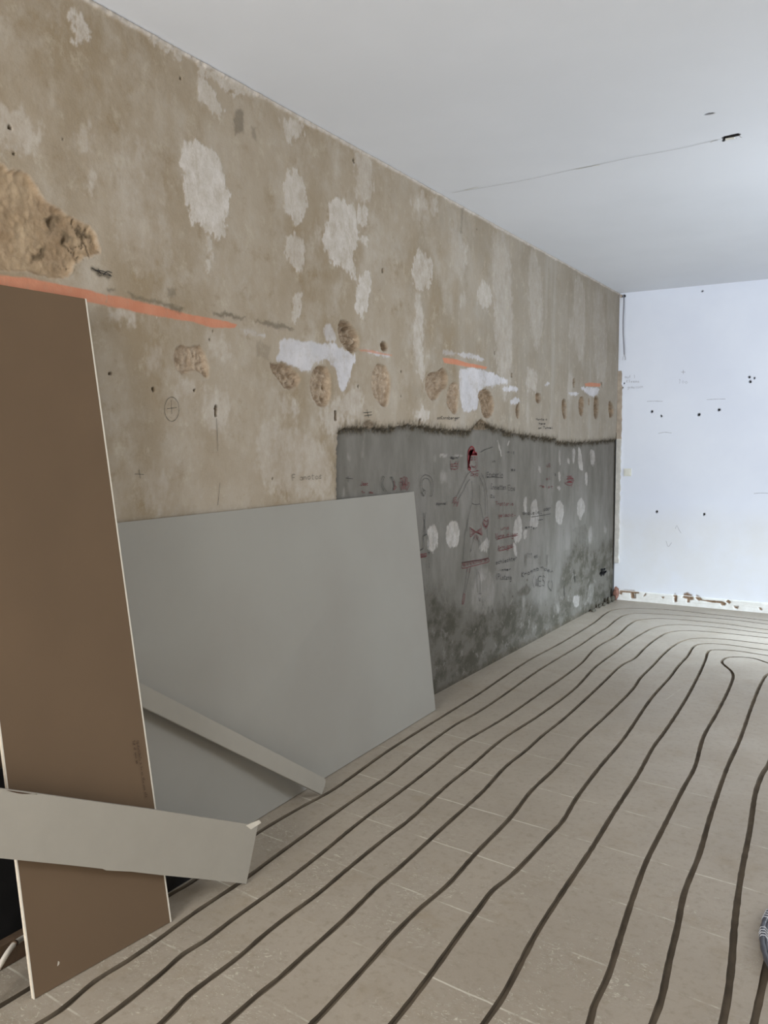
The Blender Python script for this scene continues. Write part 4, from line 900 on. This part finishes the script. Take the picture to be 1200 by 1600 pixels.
eo = edge_strip('wrapped_edge', bb0, bt0, base, 0.0030, brown, M_WRAP); eo['label'] = 'white paper lip along the left edge'
# printed lines running down the brown sheet near its right edge: dark stencilled text
def plane_hit(px_, py_, p0, n):
    d = Vector(tuple(ray(px_, py_))); c = Vector(tuple(CP)); p0 = Vector(tuple(map(float, p0))); return c+d*((p0-c).dot(n)/d.dot(n))
def printed(name, txt, p_start, p_end, hpx, parent, mat):
    a = plane_hit(*p_start, bb0, bn); b = plane_hit(*p_end, bb0, bn); ex = (b-a); L_ = ex.length; ex.normalize(); ey = bn.cross(ex)
    V, F = [], []; adv = L_/len(txt); r2 = random.Random(len(txt))
    for i, ch in enumerate(txt):
        if ch == ' ': continue
        for st in GLY.get(ch, GLY['o']):
            pts = np.array([(i*adv+p_[0]*adv*.8, p_[1]*hpx) for p_ in st])
            ribbon(V, F, pts, 0.0016, lambda u, v: a+ex*u+ey*v+bn*0.0008, None)
    return mesh_obj(name, V, F, mat, parent)
M_PRINT = plain('dark_print', sr(70, 52, 38), 0.8, 0.1, 50)
pr = printed('printed_text', 'FEUERSCHUTZ A 13 25 1EN 520 ATA', (213, 1158), (227, 1247), 0.0042, brown, M_PRINT); pr['label'] = 'two dark printed lines'
printed('printed_text', 'TYP DF 2000 mm', (207, 1158), (213, 1194), 0.0042, brown, M_PRINT)
sc = plane_hit(91, 1505, bb0, bn)
chip = mesh_obj('surface_nick', [sc+bn*.0008+Vector((0, dy, dz)) for dy, dz in ((-.004, -.006), (.002, -.008), (.004, .002), (-.001, .007))], [(0, 1, 2, 3)], M_WRAP, brown); chip['label'] = 'pale nick in the brown paper'

# front grey offcut lying across the foot of the brown sheet
P0 = Vector(tuple(on_floor(385, 1381, 0.002)))
fw = Vector(tuple(cF)); C0 = Vector(tuple(CP))
def at_depth(px_, py_, dep): return C0+Vector(tuple(ray(px_, py_)))*dep
d0 = (P0-C0).dot(fw)
A0 = at_depth(0, 1340, d0*0.775); T0 = at_depth(403, 1290, d0*1.012)
nrm = (A0-P0).cross(T0-P0).normalized()
def hit(px_, py_, p0=P0, n=nrm): d = Vector(tuple(ray(px_, py_))); return C0+d*((p0-C0).dot(n)/d.dot(n))
B0 = hit(0, 1232)
if (C0-P0).dot(nrm) < 0: nrm = -nrm
low = [hit(385,1381), hit(320,1374), hit(258,1368), hit(205,1362), hit(166,1360), hit(160,1357.5), hit(110,1352), hit(60,1347), hit(0,1341)]
upp = [hit(403,1290), hit(330,1279), hit(240,1265), hit(130,1250), hit(60,1240), hit(0,1232)]
dl_ = (low[-1]-low[0]).normalized(); du_ = (upp[-1]-upp[0]).normalized()
low.append(low[-1]+dl_*0.42); upp.append(upp[-1]+du_*0.42)
ring = low+upp[::-1]; n = len(ring)
V = [p_+nrm*0.0 for p_ in ring]+[p_-nrm*TH for p_ in ring]
F = [tuple(range(n)), tuple(range(2*n-1, n-1, -1))]+[(i, (i+1) % n, n+(i+1) % n, n+i) for i in range(n)]
fo = mesh_obj('plasterboard_offcut', V, F, [M_GREYSTRIP, M_GYPSUM], None, False, [0, 0]+[0]*n)
bmx = bmesh.new(); bmx.from_mesh(fo.data); bmesh.ops.recalc_face_normals(bmx, faces=bmx.faces); bmx.to_mesh(fo.data); bmx.free()
tag(fo, 'wide grey plasterboard offcut lying slanted across the foot of the brown sheet', 'plasterboard')
ip = hit(399, 1288)
tf = []
r3 = random.Random(4)
def shard(name, c, s, m, parent):
    bm = bmesh.new(); bmesh.ops.create_icosphere(bm, subdivisions=1, radius=1)
    for v in bm.verts: v.co = Vector((v.co.x*s[0]*r3.uniform(.7, 1.2), v.co.y*s[1]*r3.uniform(.7, 1.2), v.co.z*s[2]*r3.uniform(.7, 1.2)))+c
    return bm_obj(name, bm, m, parent)
# torn paper tab at the raised corner
q = [hit(384,1290), hit(393,1286), hit(404,1281), hit(407,1285), hit(400,1291), hit(392,1296)]
o_ = [p_+nrm*(0.001+0.003*(i in (2, 3))) for i, p_ in enumerate(q)]
tab = mesh_obj('torn_paper_tab', o_+[p_-nrm*.003 for p_ in o_], [(0,1,2,3,4,5),(11,10,9,8,7,6)]+[(i, (i+1) % 6, 6+(i+1) % 6, 6+i) for i in range(6)], M_WRAP, fo); tab['label'] = 'torn flap of white paper at the corner'
# scuffed top edge
V, F = [], []
for i in range(len(upp)-2):
    pass
ribbon_pts = [(x_, 1232+(x_)*0.1445) for x_ in range(10, 60, 8)]
V, F = [], []
for i, (x_, y_) in enumerate(ribbon_pts):
    V += [hit(x_, y_+1)+nrm*.0006, hit(x_, y_+1+2.2*math.sin(math.pi*i/5)+.3)+nrm*.0006]
    if i: F.append((2*i-2, 2*i-1, 2*i+1, 2*i))
mesh_obj('scuff', V, F, M_PRINT, fo)

# narrow strip leaning diagonally on the grey sheet
s0 = Vector((0.262, 2.848, 0.002)); s1 = Vector(tuple(on_left(219, 1103, 0.16))); ax = (s1-s0).normalized(); s1e = s0+ax*1.32
tp = Vector(tuple(on_left(216, 1065, 0.152)))
wv = (tp-s1); wv = wv-ax*wv.dot(ax); wl = wv.length; wv.normalize()
ns = ax.cross(wv).normalized()
if ns.x < 0: ns = -ns
rad = 0.02; prof = [(0, 0), (-0.006, wl*0.55)]
for k in range(6):
    a = math.pi/2*k/5; prof.append((rad-rad*math.cos(a)-0.004, wl-rad+rad*math.sin(a)))
prof += [(1.32, wl), (1.32, 0)]
V = [s0+ax*u+wv*v for u, v in prof]; V += [p_-ns*TH for p_ in V]; n = len(prof)
F = [tuple(range(n)), tuple(range(2*n-1, n-1, -1))]+[(i, (i+1) % n, n+(i+1) % n, n+i) for i in range(n)]
so = mesh_obj('plasterboard_strip', V, F, [M_GREYSTRIP, M_GYPSUM], None, False, [0, 0]+[0]*n)
bmx = bmesh.new(); bmx.from_mesh(so.data); bmesh.ops.recalc_face_normals(bmx, faces=bmx.faces); bmesh.ops.bevel(bmx, geom=list(bmx.edges), offset=0.0015, segments=2, affect='EDGES'); bmx.to_mesh(so.data); bmx.free()
tag(so, 'narrow grey plasterboard strip leaning diagonally across the large grey sheet', 'plasterboard')

tag(box('shade_block', (0.225, 1.62, 0.001), (0.283, 2.14, 0.055), M_BLACK, None, 0.003), 'black block added for the deep shade under the raised side of the offcut', 'batten')  # black block put in where deep shade lies under the offcut
# things behind the brown sheet, at the left margin
slab_, _ = slab('shade_board', (0.150, 0.55, 0.003), (0.145, 1.66, 0.003), (0.085, 1.64, 0.54), (0.090, 0.55, 0.54), 0.014, [M_BLACK, M_BLACK])  # near-black board put in to read as the unlit void
tag(slab_, 'black board added for the unlit void behind the brown sheet, above the old timber batten', 'board')
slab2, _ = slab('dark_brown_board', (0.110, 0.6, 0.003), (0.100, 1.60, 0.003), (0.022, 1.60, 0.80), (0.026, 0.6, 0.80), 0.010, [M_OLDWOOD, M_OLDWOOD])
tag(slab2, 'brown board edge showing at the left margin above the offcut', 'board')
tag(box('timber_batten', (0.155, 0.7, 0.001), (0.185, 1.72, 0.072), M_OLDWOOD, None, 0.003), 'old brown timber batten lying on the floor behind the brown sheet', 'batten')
cpts = [on_left(-14, 1530, 0.30), on_left(0, 1508, 0.29), on_left(12, 1488, 0.27), on_left(23, 1474, 0.25), on_left(30, 1469, 0.235), on_left(40, 1463, 0.225), on_left(56, 1460, 0.215)]
lo_ = on_left(-40, 1575, 0.33); lo_[2] = 0.012
q = smooth_poly([tuple(x) for x in [lo_]+cpts], 0.008) if False else [Vector(tuple(x)) for x in [lo_]+cpts]
fine = []
for i in range(len(q)-1):
    for k in range(6): fine.append(q[i].lerp(q[i+1], k/6))
fine.append(q[-1])
for _ in range(4): fine = [fine[0]]+[(fine[i-1]+fine[i]*2+fine[i+1])/4 for i in range(1, len(fine)-1)]+[fine[-1]]
cd = tag(tube('plastic_conduit', fine, 0.0075, M_CONDUIT, None, 12), 'thin off-white bent conduit poking out behind the foot of the brown sheet', 'conduit')
mid = len(fine)*4//7
tube('joint_collar', fine[mid-1:mid+2], 0.0092, M_OLDWOOD, cd, 12)['label'] = 'dark brown collar'

# ================================================================== SMALL FIXTURES
sw = on_back(981, 738)
se = bpy.data.objects.new('light_switch', None); link(se); se.location = (sw[0], D, sw[2])
tag(se, 'small square ivory light switch on the white back wall near the corner', 'light switch')
bm = bmesh.new(); box_bm(bm, (-0.036, -0.010, -0.036), (0.036, 0.0, 0.036), 0.003)
fr = bm_obj('frame', bm, M_SWITCH, se)
bm = bmesh.new(); box_bm(bm, (-0.024, -0.015, -0.024), (0.024, -0.009, 0.024), 0.002)
for v in bm.verts:
    if v.co.y < -0.012 and v.co.z > 0: v.co.y += 0.003
bm_obj('rocker', bm, M_SWITCH, se)
# hanging cable: sheath, three stripped wires
cy = D-0.05
q = [on_back(974, 462, D-0.0), on_back(975, 464, D-0.02), on_back(974.5, 480, cy), on_back(973.5, 500, cy), on_back(973.5, 520, cy), on_back(974.8, 540, cy), on_back(975.3, 554, cy)]
q = [Vector(tuple(x)) for x in q]; fine = []
for i in range(len(q)-1):
    for k in range(5): fine.append(q[i].lerp(q[i+1], k/5))
fine.append(q[-1])
for _ in range(3): fine = [fine[0]]+[(fine[i-1]+fine[i]*2+fine[i+1])/4 for i in range(1, len(fine)-1)]+[fine[-1]]
cb = tag(tube('electrical_cable', fine, 0.0055, M_CABLE, None, 10), 'grey electrical cable hanging from a hole high in the back wall corner', 'cable')
for (x1, y1) in ((973, 563), (976.3, 563), (977.5, 562)):
    a = fine[-1]; b = Vector(tuple(on_back((975.3+x1)/2+(x1-975.3)*.3, 558, cy))); c = Vector(tuple(on_back(x1, y1, cy)))
    tube('wire', [a, a.lerp(b, .6), b, b.lerp(c, .5), c], 0.0016, M_WIRE, cb, 8)
# cable box remnant beside the hole
tag(box('cable_clip', tuple(on_back(969.5, 465, D)+np.array([0, -0.012, 0])), tuple(on_back(972.5, 460.5, D)), M_EDGE, None, 0.001), 'small broken clip beside the cable hole under the ceiling', 'clip')
# coil of pipe at the right margin
pts = [np.array(on_floor(1186, 1470)[:2]), np.array(on_floor(1200, 1428)[:2]), np.array(on_floor(1198, 1516)[:2])]
(ax_, ay_), (bx2, by2), (cx2, cy2) = pts
d_ = 2*(ax_*(by2-cy2)+bx2*(cy2-ay_)+cx2*(ay_-by2))
ux = ((ax_**2+ay_**2)*(by2-cy2)+(bx2**2+by2**2)*(cy2-ay_)+(cx2**2+cy2**2)*(ay_-by2))/d_
uy = ((ax_**2+ay_**2)*(cx2-bx2)+(bx2**2+by2**2)*(ax_-cx2)+(cx2**2+cy2**2)*(bx2-ax_))/d_
R_ = math.hypot(ax_-ux, ay_-uy)
print('coil', ux, uy, R_)
turns = 2; N = 260; pl = []
for i in range(N*turns):
    a = 2*math.pi*i/N; rr = R_-0.010-0.006*math.sin(i/N*2.2)-0.004*math.cos(a*2+i*.004)
    pl.append((ux+rr*math.cos(a), uy+rr*math.sin(a), 0.0085+0.0155*(i/(N*turns))+0.002*math.sin(a*3)))
co = tag(tube('pipe_coil', pl, 0.0075, M_COIL, None, 10, False, lambda i, an: 0.0075+(0.0012 if i % 4 < 2 else 0)), 'coil of dark ribbed pipe lying on the floor at the right margin', 'pipe coil')
for k, a0 in enumerate((3.02, 3.22)):
    tw = [(ux+(R_-0.012)*math.cos(a0+j*.004)+0.0125*math.cos(j*.9)*math.cos(a0), uy+(R_-0.012)*math.sin(a0+j*.004)+0.0125*math.cos(j*.9)*math.sin(a0), 0.0180+0.0165*math.sin(j*.9)) for j in range(28)]
    tube('tie', tw, 0.0016, M_COILTIE, co, 6)['label'] = 'pale wire tie wound round the coil'
# broken lumps at the foot of the corner
r4 = random.Random(9)
def lump(name, c, s, m):
    bm = bmesh.new(); bmesh.ops.create_icosphere(bm, subdivisions=2, radius=1)
    for v in bm.verts:
        k = r4.uniform(.78, 1.12); v.co = Vector((v.co.x*s[0]*k, v.co.y*s[1]*k, v.co.z*s[2]*k))
    zmin = min(v.co.z for v in bm.verts)
    for v in bm.verts: v.co += Vector((c[0], c[1], c[2]-zmin))
    return bm_obj(name, bm, m)
tag(lump('brick_chunk', (0.035, D-0.06, 0.0), (.03, .035, .075), M_BRICK), 'broken reddish brick chunk standing in the floor corner', 'rubble')
LUMPS = [((0.03, D-0.16, 0), (.026, .035, .03), 'dark mortar lump nearest the reddish brick in the corner'),
         ((0.028, D-0.27, 0), (.022, .04, .035), 'tallest dark mortar lump along the foot of the grey wall'),
         ((0.022, D-0.40, 0), (.018, .03, .018), 'small dark mortar lump third from the floor corner'),
         ((0.020, D-0.53, 0), (.016, .028, .022), 'dark mortar lump fourth from the floor corner'),
         ((0.022, D-0.72, 0), (.018, .04, .015), 'flat dark mortar lump farthest from the floor corner')]
for c_, s_, lb in LUMPS: tag(lump('mortar_lump', c_, s_, M_MORTAR), lb, 'rubble', 'mortar lumps along the foot of the grey wall')
